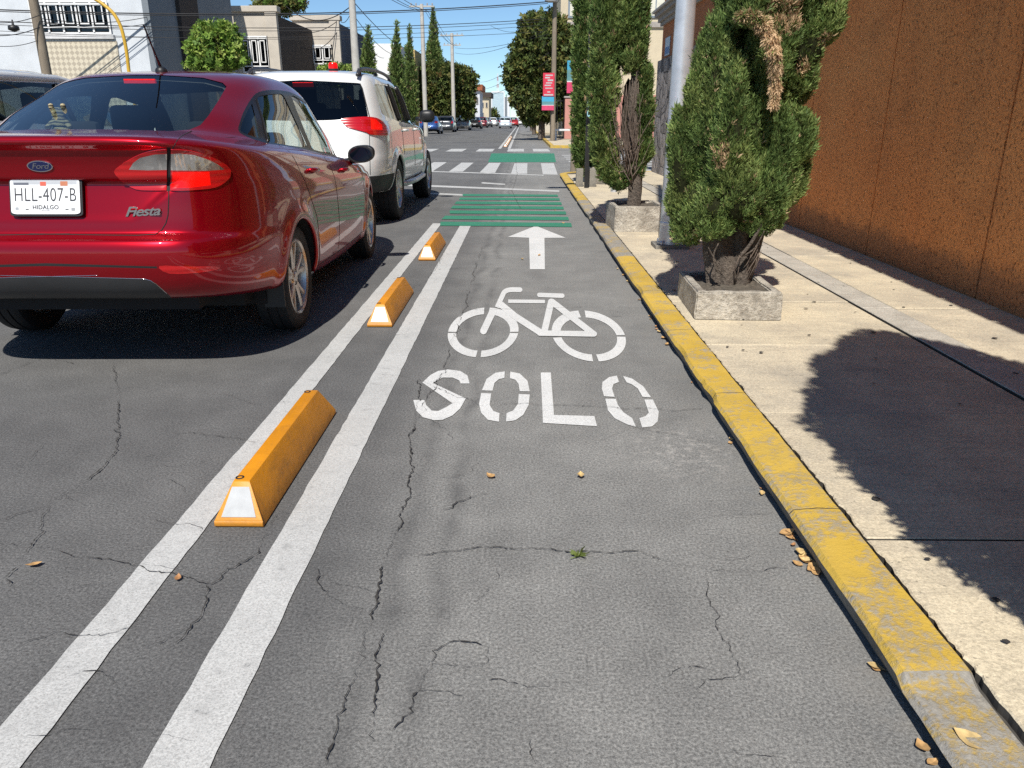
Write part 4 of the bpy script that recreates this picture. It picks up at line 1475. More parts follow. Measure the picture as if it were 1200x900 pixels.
# soft toy on the parcel shelf behind the glass
def soft_toy():
    P = red_fr.M @ Vector((-.26, .80, 1.075))
    o = thing('soft_toy', 'striped beige soft toy behind the rear window of the red sedan', 'soft toy', P[:], 0.2)
    m, t, b = nmat('striped_plush'); v = coords(t)
    wv = N(t, 'TexWave', bands_direction='Z'); wv.inputs['Scale'].default_value = 14; wv.inputs['Distortion'].default_value = 6; wv.inputs['Detail'].default_value = 2
    L(t, v, wv.inputs['Vector'])
    L(t, ramp(t, wv.outputs['Color'], [(0.38, (0.06, 0.05, 0.035)), (0.52, (0.42, 0.36, 0.22))]), b.inputs['Base Color'])
    b.inputs['Roughness'].default_value = 0.95
    bump(t, b, noise(t, v, 220, 3), .5, .01)
    mesh = bpy.data.meshes.new('body'); bm = bmesh.new()
    joints = [((0,0,.035),.055), ((0,0,.085),.050), ((0,-.01,.125),.032), ((0,-.02,.165),.050), ((0,-.045,.160),.030), ((.05,-.03,.085),.020), ((.075,-.06,.05),.018), ((-.05,-.03,.085),.020), ((-.075,-.06,.05),.018), ((.045,-.05,.02),.024), ((.07,-.10,.02),.024), ((-.045,-.05,.02),.024), ((-.07,-.10,.02),.024)]
    vv = [bm.verts.new(j[0]) for j in joints]
    for a, c in ((0,1),(1,2),(2,3),(3,4),(1,5),(5,6),(1,7),(7,8),(0,9),(9,10),(0,11),(11,12)): bm.edges.new((vv[a], vv[c]))
    bm.to_mesh(mesh); bm.free()
    ob = bpy.data.objects.new('body', mesh); link(ob, o); mesh.materials.append(m)
    sk = ob.modifiers.new('skin', 'SKIN'); ss = ob.modifiers.new('sub', 'SUBSURF'); ss.levels = ss.render_levels = 2
    for k, j in enumerate(joints): mesh.skin_vertices[0].data[k].radius = (j[1], j[1])
    mesh.skin_vertices[0].data[0].use_root = True
    o.scale = (.78, .78, .74)
    for sx in (-1, 1):
        e = MB(); e.lathe([(.001, .218), (.012, .214), (.017, .202), (.014, .188)], m, 10, c=(sx*.036, -.015, 0))
        e.build('ear', o, True)
soft_toy()
# ------------------------------------------------------------------ the white four-by-four
WHITE_CAR = paint('pearl_white_paint', (0.70, 0.71, 0.69), 0.0, 0.35, 1.0, dust=0.10)
RAIL = plain('roof_rail_grey', (0.05, 0.05, 0.055), 0.4, .3)
CLAD = plain('dark_cladding', (0.022, 0.023, 0.024), 0.6, var=.2)
SUV_K = [
 K(.72, .34, 4.40, (.36,.36,.36,.36,.36), 7, 4),
 K(.83, .14, 4.58, (.38,.38,.37,.37,.38), 7, 4),
 K(.880, .045, 4.66, (.47,.45,.43,.43,.45), 7, 4),
 K(.898, .004, 4.69, (.575,.54,.52,.52,.55), 7, 4),
 K(.905, .000, 4.69, (.66,.62,.60,.60,.64), 7, 4),
 K(.907, .010, 4.67, (.74,.72,.70,.70,.74), 7, 4),
 K(.906, .050, 4.64, (.82,.81,.80,.80,.83), 7, 4),
 K(.903, .075, 4.58, (.93,.92,.90,.89,.92), 7, 4),
 K(.898, .095, 4.50, (1.03,1.01,.99,.97,.99), 7, 4),
 K(.888, .115, 4.36, (1.10,1.08,1.06,1.03,1.03), 6.5, 4),
 K(.872, .135, 4.00, (1.16,1.135,1.11,1.07,1.07), 6.5, 4),
 K(.858, .160, 3.50, (1.20,1.175,1.145,1.10,1.13), 6, 4),
 K(.825, .235, 3.28, (1.30,1.28,1.255,1.22,1.25), 6, 4),
 K(.788, .320, 3.05, (1.42,1.41,1.39,1.37,1.40), 6, 4),
 K(.748, .405, 2.82, (1.54,1.53,1.51,1.50,1.53), 6, 4),
 K(.712, .470, 2.66, (1.605,1.60,1.59,1.585,1.585), 6, 4),
 K(.655, .520, 2.55, (1.64,1.64,1.635,1.63,1.615), 5, 3.6),
 K(.500, .700, 2.38, (1.67,1.68,1.685,1.675,1.65), 4, 3),
 K(.250, 1.20, 2.10, (1.70,1.705,1.705,1.70,1.69), 3, 2.6),
]
def build_suv():
    fr = CarFrame((-2.40, 8.52), -0.012)
    car = thing('off_roader', 'white four-by-four with roof rails waiting ahead of the red sedan', 'car', fr.M.translation[:], -0.012)
    sh = Shell(SUV_K, 60, 150, 24, 4, wheels=(1.08, 3.88), arch_r=.40, flare=.022, wz=.37)
    bm = sh.bm
    sh.snap()
    ZD = (300, 70), 4.5
    def imp(L_, reg, keep=None):
        P = fr.pts(L_, *ZD)
        for mr in (False, True):
            sh.imprint(P, reg, eye=fr.eye, mirror=mr, keep=keep); bm.normal_update()
    for wy in (1.08, 3.88):
        circ = [Vector((0, wy+.40*math.cos(a), .37+.40*math.sin(a))) for a in np.linspace(0, 2*math.pi, 33)[:-1]]
        for mr in (False, True):
            sh.imprint(circ, 99, axis=(-1, 0, 0), mirror=mr, keep=lambda c: c.x > .5); bm.normal_update()
    bk = lambda c: c.y < .62 and c.x < .80
    imp(round_poly([(150,103),(300,110),(548,123),(562,150),(592,300),(560,306),(395,319),(213,323),(120,322)], .12), 5, keep=lambda c: c.y < .62 and c.z > 1.1)
    imp(smooth_closed([(448,316),(500,308),(590,304),(640,312),(672,336),(697,374),(698,398),(640,398),(596,394),(580,384),(490,360),(468,342)], 3), 6, keep=lambda c: c.y < .75)
    imp([(600,312),(630,318),(660,345),(662,372),(604,368)], 8, keep=lambda c: c.y < .75)
    imp(round_poly([(620,126),(700,139),(765,172),(802,222),(832,300),(848,348),(760,327),(692,302),(664,286),(640,205)], .2), 3, keep=lambda c: c.y > .25)
    # lower cladding: everything under the white bumper line and sill
    for ax, pts in (((0, 1, 0), [Vector((x, 0, z)) for x, z in ((-.03,.30),(1.0,.30),(1.0,.57),(.70,.575),(.55,.60),(-.03,.60))]),):
        for mr in (False, True):
            sh.imprint(pts, 9, axis=ax, mirror=mr, keep=lambda c: c.y < .75); bm.normal_update()
    sd = [Vector((0, y, z)) for y, z in ((.10,.30),(.85,.30),(.85,.56),(.10,.565))]
    ws = [Vector((x, 0, z)) for x, z in ((-.02,1.13),(.70,1.12),(.76,1.16),(.62,1.54),(.55,1.585),(-.02,1.60))]
    for mr in (False, True):
        sh.imprint(sd, 9, axis=(-1, 0, 0), mirror=mr, keep=lambda c: c.x > .6); bm.normal_update()
        sh.imprint(ws, 12, axis=(0, -1, 0), mirror=mr, keep=lambda c: c.y > 2.5); bm.normal_update()
        sh.imprint([Vector((x, 0, z)) for x, z in ((.48,.82),(.86,.85),(.84,.97),(.55,.95))], 7, axis=(0, -1, 0), mirror=mr, keep=lambda c: c.y > 3.8); bm.normal_update()
        sh.imprint([Vector((x, 0, z)) for x, z in ((-.02,.50),(.60,.50),(.44,.92),(-.02,.92))], 10, axis=(0, -1, 0), mirror=mr, keep=lambda c: c.y > 3.8); bm.normal_update()
    bm.verts.index_update()
    fm = {0: WHITE_CAR, 9: CLAD, 10: MATTE_BLACK}
    body = region_mesh(sh, (0, 9, 10), 0, lambda r: fm[r], 'body', car)
    region_mesh(sh, (5,), -.003, lambda r: GLASS_DARK, 'rear_window', car, fit=True)
    region_mesh(sh, (12,), -.003, lambda r: GLASS_CAR, 'windscreen', car, fit=True)
    lm = {6: LENS_RED, 7: LENS_CLEAR, 8: LENS_LIT}
    for sx in (1, -1):
        region_mesh(sh, (3,), -.004, lambda r: GLASS_DARK, 'side_window', car, fit=True, cond=lambda c: c.x*sx > 0)
        region_mesh(sh, (6, 8), .012, lambda r: lm[r], 'tail_light', car, thick=.02, cond=lambda c: c.x*sx > 0)
        region_mesh(sh, (7,), .004, lambda r: lm[r], 'headlight', car, cond=lambda c: c.x*sx > 0)
        for wy in (1.08, 3.88): arch_lip(sh, body, sx, wy, .40, .37, WHITE_CAR, .016)
        # window pillars
        for ya, yb, w_ in ((1.55, 1.48, .030), (2.42, 2.28, .035)):
            q = MB(); P = side_path(sh, [(ya, 1.15), (yb, 1.56)], .001, sx)
            if len(P) > 1: q.tube(P, w_, TRIM, 6); q.build('window_pillar', body, True)
        for yz in ([(2.42,1.12),(2.43,.55)], [(1.50,1.14),(1.50,.85),(1.55,.75)], [(3.30,1.08),(3.36,.50)]):
            q = MB(); P = side_path(sh, yz, -.0005, sx); q.tube(P, .004, MATTE_BLACK, 6); q.build('panel_gap', body, True)
        for y in (1.72, 2.65):
            l, n, i, _ = sh.bvh.ray_cast(Vector((sx*2, y, 1.03)), Vector((-sx, 0, 0)))
            q = MB(); q.tube([l+Vector((0, -.10, 0)), l+Vector((sx*.03, -.07, 0)), l+Vector((sx*.03, .07, 0)), l+Vector((0, .10, 0))], .014, WHITE_CAR, 8); q.build('door_handle', car, True)
        # roof rail on feet
        q = MB(); pts = [(sx*.60, y, z) for y, z in ((.46, 1.615), (.60, 1.672), (1.0, 1.705), (1.7, 1.715), (2.3, 1.69), (2.56, 1.62))]
        q.tube(smooth_open(pts, 5), .020, RAIL, 8)
        for y in (.58, 1.5, 2.42): q.tube([(sx*.60, y, 1.58), (sx*.60, y, 1.69)], .020, RAIL, 8)
        q.build('roof_rail', car, True)
        # side step tube
        q = MB(); q.tube([(sx*.78, 1.50, .40), (sx*.90, 1.62, .385), (sx*.92, 2.4, .38), (sx*.90, 3.25, .385), (sx*.78, 3.38, .40)], .035, STEEL, 10); q.build('side_step', car, True)
        # door mirror
        q = MB(); bm2 = bmesh.new(); bmesh.ops.create_uvsphere(bm2, u_segments=20, v_segments=14, radius=1)
        for v in bm2.verts: v.co = (sx*(1.01+math.copysign(abs(v.co.x)**.7, v.co.x)*.105), 3.05+v.co.y*.06, 1.20+math.copysign(abs(v.co.z)**.7, v.co.z)*.085)
        q.bm(bm2, BLACK); q.tube([(sx*.85, 3.1, 1.16), (sx*.95, 3.06, 1.17)], .03, BLACK, 8); q.build('door_mirror', car, True)
        q = MB(); p = [(548,126),(560,150),(598,302)]
        P = fr.path(sh, p, *ZD, lift=.0005); P = P if sx > 0 else mirror_pts(P)
        if len(P) > 1: q.tube(P, .006, MATTE_BLACK, 6); q.build('panel_gap', body, True)
        q = MB(); P = fr.path(sh, [(598,396),(600,480),(602,606)], *ZD, lift=-.0005); P = P if sx > 0 else mirror_pts(P)
        if len(P) > 1: q.tube(P, .004, MATTE_BLACK, 6); q.build('panel_gap', body, True)
    for wy in (1.08, 3.88):
        for sx in (1, -1): wheel_parts(car, (sx*.79, wy, .362), .362, .225, .24, sx, spokes='single', n=6)
    underbody(car, .68, .35, 4.3, .36, .50, (1.08, 3.88), .41, .37)
    q = MB(); q.box(-.30, .30, .04, .075, .40, .55, BLACK, bev=.01); q.build('tow_bar_cover', car)
    l, n = fr.hit(sh, 300+300/4.5, 70+132/4.5)
    q = MB(); q.box(-.10, .12, l.y+.02, l.y+.05, l.z-.02, l.z+.025, LENS_LIT); q.build('high_brake_light', car)
    # plate in the tailgate
    q = MB(); q.box(-.155, .155, .012, .03, .70, .85, plain('plate_pale', (.6,.6,.6), .4)); q.build('license_plate', car)
    # cabin
    q = MB(); q.box(-.75, .75, 2.9, 3.5, .75, 1.10, GREY_CABIN, bev=.08)
    for sx in (1, -1): q.box(sx*.83-.015, sx*.83+.015, .5, 3.2, .5, 1.05, GREY_CABIN)
    q.box(-.78, .78, .35, 3.4, .50, .55, GREY_CABIN)
    q.build('cabin_trim', car)
    for x in (-.40, .40): seat(car, x, 2.15, .58, .66, .5)
    seat(car, 0, 1.20, .58, .58, 1.2, rest=False)
    for x in (-.38, .38):
        q = MB(); q.box(x-.14, x+.14, 1.06, 1.16, 1.20, 1.38, SEAT_GREY, bev=.04); q.build('headrest', car, True, angle=R(50))
    sh.bm.free()
    # red beacon on its roof
    P = fr.M @ Vector((.20, 1.05, 1.695))
    b = thing('beacon', 'small red beacon standing on the roof of the white four-by-four', 'beacon', P[:])
    q = MB(); q.lathe([(.001, .0), (.060, .0), (.062, .015), (.05, .02)], BLACK, 20); q.build('base', b, True, angle=R(40))
    q = MB(); q.lathe([(.052, .018), (.052, .065), (.042, .082), (.001, .085)], LENS_LIT, 20); q.build('lens', b, True, angle=R(40))
build_suv()

# ------------------------------------------------------------------ plain cars built whole, then repainted in copies
def generic(name, knots, side, rear, ws, wheels, wr, ar, wz, lamp, head, body_mat, label, group, low=(24, 60, 16, 2), pillars=(), frame=None):
    car = thing(name, label, 'car', (0, 0, 0), 0, group)
    sh = Shell(knots, *low, wheels=wheels, arch_r=ar, flare=.012, wz=wz)
    bm = sh.bm; sh.snap()
    V2 = lambda L_, f: [Vector(f(p)) for p in L_]
    for mr in (False, True):
        for wy in wheels:
            sh.imprint([Vector((0, wy+ar*math.cos(a), wz+ar*math.sin(a))) for a in np.linspace(0, 2*math.pi, 21)[:-1]], 99, axis=(-1,0,0), mirror=mr, keep=lambda c: c.x > .5); bm.normal_update()
        sh.imprint([Vector((0, y, z)) for y, z in side], 3, axis=(-1,0,0), mirror=mr, keep=lambda c: c.x > .4 and c.z > .8); bm.normal_update()
        sh.imprint([Vector((x, 0, z)) for x, z in rear], 5, axis=(0,1,0), mirror=mr, keep=lambda c: c.y < 1.6); bm.normal_update()
        sh.imprint([Vector((x, 0, z)) for x, z in ws], 12, axis=(0,-1,0), mirror=mr, keep=lambda c: c.y > 2); bm.normal_update()
        sh.imprint([Vector((x, 0, z)) for x, z in lamp], 6, axis=(0,1,0), mirror=mr, keep=lambda c: c.y < .6); bm.normal_update()
        sh.imprint([Vector((x, 0, z)) for x, z in head], 7, axis=(0,-1,0), mirror=mr, keep=lambda c: c.y > 3); bm.normal_update()
    bm.verts.index_update()
    region_mesh(sh, (0,), 0, lambda r: body_mat, 'body', car)
    region_mesh(sh, (5,), -.003, lambda r: GLASS_CAR, 'rear_window', car, fit=True)
    region_mesh(sh, (12,), -.003, lambda r: GLASS_CAR, 'windscreen', car, fit=True)
    for sx in (1, -1):
        region_mesh(sh, (3,), -.004, lambda r: GLASS_CAR, 'side_window', car, fit=True, cond=lambda c: c.x*sx > 0)
        region_mesh(sh, (6,), .006, lambda r: LENS_RED, 'tail_light', car, thick=.01, cond=lambda c: c.x*sx > 0)
        region_mesh(sh, (7,), .006, lambda r: LENS_CLEAR, 'headlight', car, thick=.01, cond=lambda c: c.x*sx > 0)
        for a, b in pillars:
            P = side_path(sh, [a, b], .001, sx)
            if len(P) > 1:
                q = MB(); q.tube(P, .022, TRIM, 6); q.build('window_pillar', car, True)
        if frame:
            P = side_path(sh, frame, .004, sx)
            if len(P) > 1:
                q = MB(); q.tube(P, .036, body_mat, 8); q.build('body_frame', car, True)
        for wy in wheels: wheel_parts(car, (sx*.75, wy, wr), wr, wr*.66, .20, sx, spokes='single', n=5)
        q = MB(); q.tube([(sx*.80, wheels[1]-.68, wz+.62), (sx*.87, wheels[1]-.70, wz+.63), (sx*.97, wheels[1]-.70, wz+.63)], [.03, .06, .055], BLACK, 10); q.build('door_mirror', car, True)
    underbody(car, .64, .4, 4.0, wz-.06, wz+.1, wheels, ar, wz)
    q = MB(); q.box(-.16, .16, -.006, .02, .50, .64, REFLECT); q.build('license_plate', car)
    q = MB(); q.box(-.66, .66, 1.2, 3.2, .30, .50, GREY_CABIN); q.box(-.66, .66, 2.9, 3.3, .5, .92, GREY_CABIN, bev=.06); q.build('cabin_trim', car)
    for x in (-.36, .36): seat(car, x, 2.05, .42, .60, .48)
    sh.bm.free()
    return car
SED_SIDE = [(.95,1.07),(1.25,1.25),(1.6,1.33),(2.1,1.335),(2.5,1.27),(2.95,1.02),(3.02,.90),(2.0,.965)]
SED_REAR = [(-.02,1.125),(.47,1.13),(.46,1.33),(.40,1.395),(-.02,1.41)]
SED_WS = [(-.02,.93),(.58,.90),(.62,.94),(.50,1.26),(.42,1.33),(-.02,1.355)]
def paint_copy(src, mat):
    c = copy_tree(src)
    for k in c.children:
        if k.name.startswith('body'):
            k.material_slots[0].link = 'OBJECT'; k.material_slots[0].material = mat
    return c
FARG = 'far cars along the street'
sed = generic('far_car', SEDAN_K, SED_SIDE, SED_REAR, SED_WS, (1.03, 3.48), .302, .335, .305, [(.50,.87),(.83,.87),(.83,1.02),(.60,1.02)], [(.45,.60),(.80,.62),(.80,.72),(.60,.72)], paint('blue_car_paint', (.03,.10,.33), .4, .3), 'x', FARG, pillars=(((2.03,.97),(1.98,1.32)),))
HATCH_K = []
for k in SUV_K:
    q = dict(k); q['w'] = k['w']*.955; q['yf'] = k['yf']*.93; q['z'] = tuple(.18+(z-.36)*(1.50-.18)/(1.705-.36) for z in k['z']); HATCH_K.append(q)
hz_ = lambda z: .18+(z-.36)*(1.50-.18)/(1.705-.36)
hat = generic('far_car', HATCH_K, [(.55,1.07),(.62,1.30),(.9,1.36),(1.8,1.375),(2.35,1.30),(2.75,1.10),(2.92,1.0),(1.5,1.02)], [(-.02,1.05),(.68,1.05),(.62,1.32),(-.02,1.34)], [(-.02,.96),(.64,.95),(.70,.99),(.56,1.33),(-.02,1.38)], (.95, 3.45), .302, .345, .305, [(.60,.80),(.86,.80),(.84,1.02),(.70,1.02)], [(.48,.62),(.82,.65),(.80,.77),(.55,.75)], paint('grey_car_paint', (.30,.28,.26), .4, .3), 'x', FARG, pillars=(((1.75,1.0),(1.7,1.37)),), frame=[(.66,1.35),(.9,1.395),(1.8,1.41),(2.36,1.335),(2.77,1.13),(2.95,1.03)])
pal = {k: paint('car_'+k, c, .3, .3) for k, c in dict(black=(.012,.012,.014), dark=(.03,.035,.045), silver=(.42,.43,.44), white=(.72,.72,.70), red=(.40,.012,.015), pale=(.50,.56,.60), wine=(.12,.01,.015)).items()}
def put(src, px, Y, rz=0.0, first=False, mat=None, label='', grp=FARG):
    X = (px-612)/901*(Y*.9455+.38)
    o = src if first else (paint_copy(src, mat) if mat else copy_tree(src))
    o.location = (X, Y, 0); o.rotation_euler = (0, 0, rz)
    tag(o, label, 'car', grp)
    return o
put(sed, 502, 66, 0, True, None, 'blue sedan parked at the far left, beside the mirror of the white four-by-four')
put(hat, 541, 88, 0, True, None, 'beige grey hatchback parked under the round dark tree')
put(hat, 521, 76, 0, False, pal['dark'], 'dark hatchback with red tail lights parked just behind the blue sedan')
put(sed, 556, 102, 0, False, pal['black'], 'black sedan parked in front of the orange building')
put(hat, 564, 116, 0, False, pal['wine'], 'wine red hatchback in the far parked row below the white building')
put(sed, 570, 128, 0, False, pal['silver'], 'silver sedan in the far parked row below the white building')
put(hat, 577, 142, 0, False, pal['white'], 'white hatchback furthest but one in the far left parked row')
put(sed, 585, 158, 0, False, pal['dark'], 'dark sedan at the far end of the left parked row')
put(hat, 592, 108, 0, False, pal['pale'], 'pale blue hatchback driving in the middle of the street')
put(sed, 601.5, 124, 0, False, pal['red'], 'bright red sedan far down the middle of the street')
put(sed, 611, 138, 0, False, pal['white'], 'white sedan far down the street right of the red one')
put(hat, 618, 150, 0, False, pal['white'], 'white hatchback at the far right kerb below the trees')
# white sedan in the next lane on the left edge
wc = copy_tree(hat)
for k in wc.children:
    if k.name.startswith('body'): k.material_slots[0].link = 'OBJECT'; k.material_slots[0].material = WHITE_CAR
    if 'window' in k.name and 'pillar' not in k.name: k.material_slots[0].link = 'OBJECT'; k.material_slots[0].material = GLASS_DARK
wc.location = (-5.22, 6.0, 0.0); wc.scale = (1.08, 1.08, 1.08); wc.name = 'white_car'
tag(wc, 'white car in the next lane at the left edge, beyond the red sedan', 'car')
if 'group' in wc: del wc['group']
# ================================================================== FOLIAGE
def leaf_mat(name, col, trans=0.25, var=0.35):
    m = bpy.data.materials.new(name); m.use_nodes = True
    t = m.node_tree; t.nodes.clear()
    out = N(t, 'OutputMaterial')
    v = coords(t)
    n1 = noise(t, v, 9, 3)
    c = ramp(t, n1, [(0.3, tuple(k*(1-var) for k in col)), (0.7, tuple(k*(1+var) for k in col))])
    d = N(t, 'BsdfPrincipled'); d.inputs['Roughness'].default_value = 0.6; d.inputs['Specular IOR Level'].default_value = 0.25
    tr = N(t, 'BsdfTranslucent')
    L(t, c, d.inputs['Base Color']); L(t, c, tr.inputs[0])
    mx = N(t, 'MixShader'); mx.inputs[0].default_value = trans
    L(t, d.outputs[0], mx.inputs[1]); L(t, tr.outputs[0], mx.inputs[2]); L(t, mx.outputs[0], out.inputs[0])
    return m
CY = [leaf_mat('cypress_mid', (0.165, 0.240, 0.070)), leaf_mat('cypress_deep', (0.105, 0.165, 0.048)), leaf_mat('cypress_fresh', (0.235, 0.295, 0.092)), leaf_mat('cypress_dry', (0.58, 0.41, 0.245))]
FI = [leaf_mat('broadleaf_mid', (0.10, 0.135, 0.034)), leaf_mat('broadleaf_deep', (0.055, 0.080, 0.024)), leaf_mat('broadleaf_olive', (0.16, 0.16, 0.045)), leaf_mat('broadleaf_dry', (0.15, 0.10, 0.035))]
LI = [leaf_mat('lime_mid', (0.20, 0.31, 0.05)), leaf_mat('lime_deep', (0.12, 0.21, 0.04)), leaf_mat('lime_pale', (0.30, 0.38, 0.09)), leaf_mat('lime_dry', (0.2, 0.2, 0.05))]
BARK = weathered('grey_bark', (0.16, 0.13, 0.105), (0.06, 0.05, 0.042), 9, 0.8, gb=1.0, grain=45, streak=True, dist=.03)
TWIG = weathered('dead_twigs', (0.17, 0.13, 0.105), (0.08, 0.06, 0.05), 12, 0.7, gb=.5)
CORE = plain('crown_inner_shade', (0.018, 0.020, 0.010), 1.0, var=.5, scale=14, spec=0.0)  # near-black solid lumps, deep shade of the crowns put into colour

def cloud3(p, s, seed=0.0):
    """cheap smooth pseudo noise on points, for clumps."""
    x, y, z = p[:, 0]*s+seed, p[:, 1]*s+seed*1.7, p[:, 2]*s-seed
    return (np.sin(x*1.7+np.sin(y*2.3)*1.3)+np.sin(y*1.9+np.sin(z*2.1)*1.4)+np.sin(z*1.6+np.sin(x*2.7)*1.2))/3

def lobe_points(lobes, dens, r, depth=0.16, lump=0.10):
    """points on a set of ellipsoid lobes (cx,cy,cz,rx,ry,rz), none inside a neighbour; returns position and outward normal."""
    Ps, Ns = [], []
    Lb = np.array([l[:6] for l in lobes])
    for k, l in enumerate(Lb):
        c, rad = l[:3], l[3:6]
        pp = 1.6
        area = 4*math.pi*(((rad[0]*rad[1])**pp+(rad[0]*rad[2])**pp+(rad[1]*rad[2])**pp)/3)**(1/pp)
        n = int(area*dens)
        d = r.normal(size=(n, 3)); d /= np.linalg.norm(d, axis=1)[:, None]
        rough = 1 + lump*cloud3(d*rad, 7.0, k) + lump*0.6*cloud3(d*rad, 17.0, k+3)
        sh = 1 - depth*r.random(n)**1.6
        p = c + d*rad*(rough*sh)[:, None]
        nn = d/rad; nn /= np.linalg.norm(nn, axis=1)[:, None]
        keep = np.ones(n, bool)
        for j, q in enumerate(Lb):
            if j != k:
                e = (p-q[:3])/q[3:6]
                keep &= (e*e).sum(1) > 0.74
        Ps.append(p[keep]); Ns.append(nn[keep])
    return np.concatenate(Ps), np.concatenate(Ns)

def spray_mesh(name, P, Nn, size, mats, parent, r, up=0.75, leaflets=5, dry=None, kind='cypress', fresh=0.0, w=0.26):
    """small sprays of narrow leaflets (cypress) or loose bunches of leaves (broad)."""
    n = len(P)
    if kind == 'cypress':
        d = Nn*(1-up*0.55) + np.array([0, 0, up]) + r.normal(size=(n, 3))*0.30
    else:
        d = Nn*0.6 + r.normal(size=(n, 3))*0.7 + np.array([0, 0, -0.1])
    d /= np.linalg.norm(d, axis=1)[:, None]
    s = np.cross(d, r.normal(size=(n, 3))); s /= np.linalg.norm(s, axis=1)[:, None]
    nr = np.cross(d, s)
    L_ = size*(0.65+0.7*r.random(n))
    V, F = [], []
    angs = {5: [0, .45, -.45, .95, -.95], 3: [0, .6, -.6], 4: [0, 1.2, 2.6, 4.2]}[leaflets]
    lens = {5: [1, .82, .82, .58, .58], 3: [1, .8, .8], 4: [1, 1, .9, .9]}[leaflets]
    base_off = {5: [.25, .12, .12, 0, 0], 3: [.2, 0, 0], 4: [0, 0, 0, 0]}[leaflets]
    for a, le, bo in zip(angs, lens, base_off):
        a = a + r.normal(size=n)*0.14
        dd = d*np.cos(a)[:, None] + s*np.sin(a)[:, None] + nr*(r.normal(size=n)*0.22)[:, None]
        ss = np.cross(dd, nr); ss /= np.linalg.norm(ss, axis=1)[:, None]
        ll = (L_*le)[:, None]
        b = P + d*(L_*bo)[:, None]
        m_ = b + dd*ll*0.5
        t_ = b + dd*ll
        hw = ll*w*0.5 + nr*0
        lift = nr*ll*0.06
        V.append(np.stack([b, m_ + ss*hw + lift, t_, m_ - ss*hw + lift], 1))
    V = np.stack(V, 1)
    nl = len(angs)
    VV = V.reshape(-1, 3)
    nf = n*nl
    me = bpy.data.meshes.new(name)
    me.vertices.add(nf*4); me.vertices.foreach_set('co', VV.ravel())
    me.loops.add(nf*4); me.loops.foreach_set('vertex_index', np.arange(nf*4, dtype=np.int32))
    me.polygons.add(nf); me.polygons.foreach_set('loop_start', np.arange(0, nf*4, 4, dtype=np.int32)); me.polygons.foreach_set('loop_total', np.full(nf, 4, dtype=np.int32))
    for m in mats: me.materials.append(m)
    c = cloud3(P, 5.5, 2.0) + 0.55*r.normal(size=n)
    mi = np.where(c < -0.25, 1, np.where(c > 0.42-fresh, 2, 0))
    if dry is not None: mi = np.where(dry, 3, mi)
    me.polygons.foreach_set('material_index', np.repeat(mi, nl).astype(np.int32))
    me.update(); me.validate()
    o = bpy.data.objects.new(name, me); link(o, parent)
    return o

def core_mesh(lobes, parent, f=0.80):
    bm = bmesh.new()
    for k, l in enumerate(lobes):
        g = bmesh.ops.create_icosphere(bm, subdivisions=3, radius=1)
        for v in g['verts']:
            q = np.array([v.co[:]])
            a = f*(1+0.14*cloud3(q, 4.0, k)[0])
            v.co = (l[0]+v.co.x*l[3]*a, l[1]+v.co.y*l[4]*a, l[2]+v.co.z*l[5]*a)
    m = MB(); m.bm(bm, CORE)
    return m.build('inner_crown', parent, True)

def px_lobes(spec, Y, origin, k=1.0, yr=1.0):
    """lobes given as photo ellipses (px, py, rx, ry[, dY]) standing at distance Y, in coordinates local to origin."""
    out = []
    for s in spec:
        dY = s[4] if len(s) > 4 else 0.0
        c = at_y(s[0], s[1], Y+dY)
        e = at_y(s[0]+s[2], s[1], Y+dY); u = at_y(s[0], s[1]-s[3], Y+dY)
        rx, rz = (e-c).length*k, (u-c).length*k
        out.append((c.x-origin[0], c.y-origin[1], c.z-origin[2], rx, rx*yr, rz))
    return out

def planter(name, label, x0, x1, y0, y1, z1, rz, group, seed):
    cx, cy = (x0+x1)/2, (y0+y1)/2
    o = thing('planter', label, 'planter', (cx, cy, 0.072), rz, group)
    w, d, h = (x1-x0)/2, (y1-y0)/2, z1-.072
    bm = bmesh.new()
    th = .055
    out = [(-w,-d),(w,-d),(w,d),(-w,d)]; inn = [(-w+th,-d+th),(w-th,-d+th),(w-th,d-th),(-w+th,d-th)]
    vo0 = [bm.verts.new((x*1.015, y*1.015, 0)) for x, y in out]; vo1 = [bm.verts.new((x, y, h)) for x, y in out]
    vi1 = [bm.verts.new((x, y, h)) for x, y in inn]; vi0 = [bm.verts.new((x, y, h*.45)) for x, y in inn]
    for k in range(4):
        k2 = (k+1) % 4
        bm.faces.new((vo0[k], vo0[k2], vo1[k2], vo1[k])); bm.faces.new((vo1[k], vo1[k2], vi1[k2], vi1[k])); bm.faces.new((vi1[k], vi1[k2], vi0[k2], vi0[k]))
    bmesh.ops.bevel(bm, geom=[e for e in bm.edges], offset=.008, segments=2, affect='EDGES')
    bmesh.ops.subdivide_edges(bm, edges=bm.edges[:], cuts=3, use_grid_fill=True)
    r = random.Random(seed)
    for v in bm.verts:
        q = np.array([v.co[:]])
        s = cloud3(q, 22, seed)[0]*.004 + cloud3(q, 60, seed)[0]*.003
        v.co += Vector((r.uniform(-1,1)*.0015+s, r.uniform(-1,1)*.0015+s, r.uniform(-1,1)*.001+(s if v.co.z > .03 else 0)))
    m = MB(); m.bm(bm, PLANTER)
    m.build('box', o, True, angle=R(45))
    s_ = MB(); n = 14
    vs = [((-w+th)+(2*w-2*th)*i/n, (-d+th)+(2*d-2*th)*j/n, h*.90+r.uniform(-.008,.010)) for j in range(n+1) for i in range(n+1)]
    s_.add(vs, [(j*(n+1)+i, j*(n+1)+i+1, (j+1)*(n+1)+i+1, (j+1)*(n+1)+i) for j in range(n) for i in range(n)], SOIL)
    s_.build('soil', o, True)
    return o
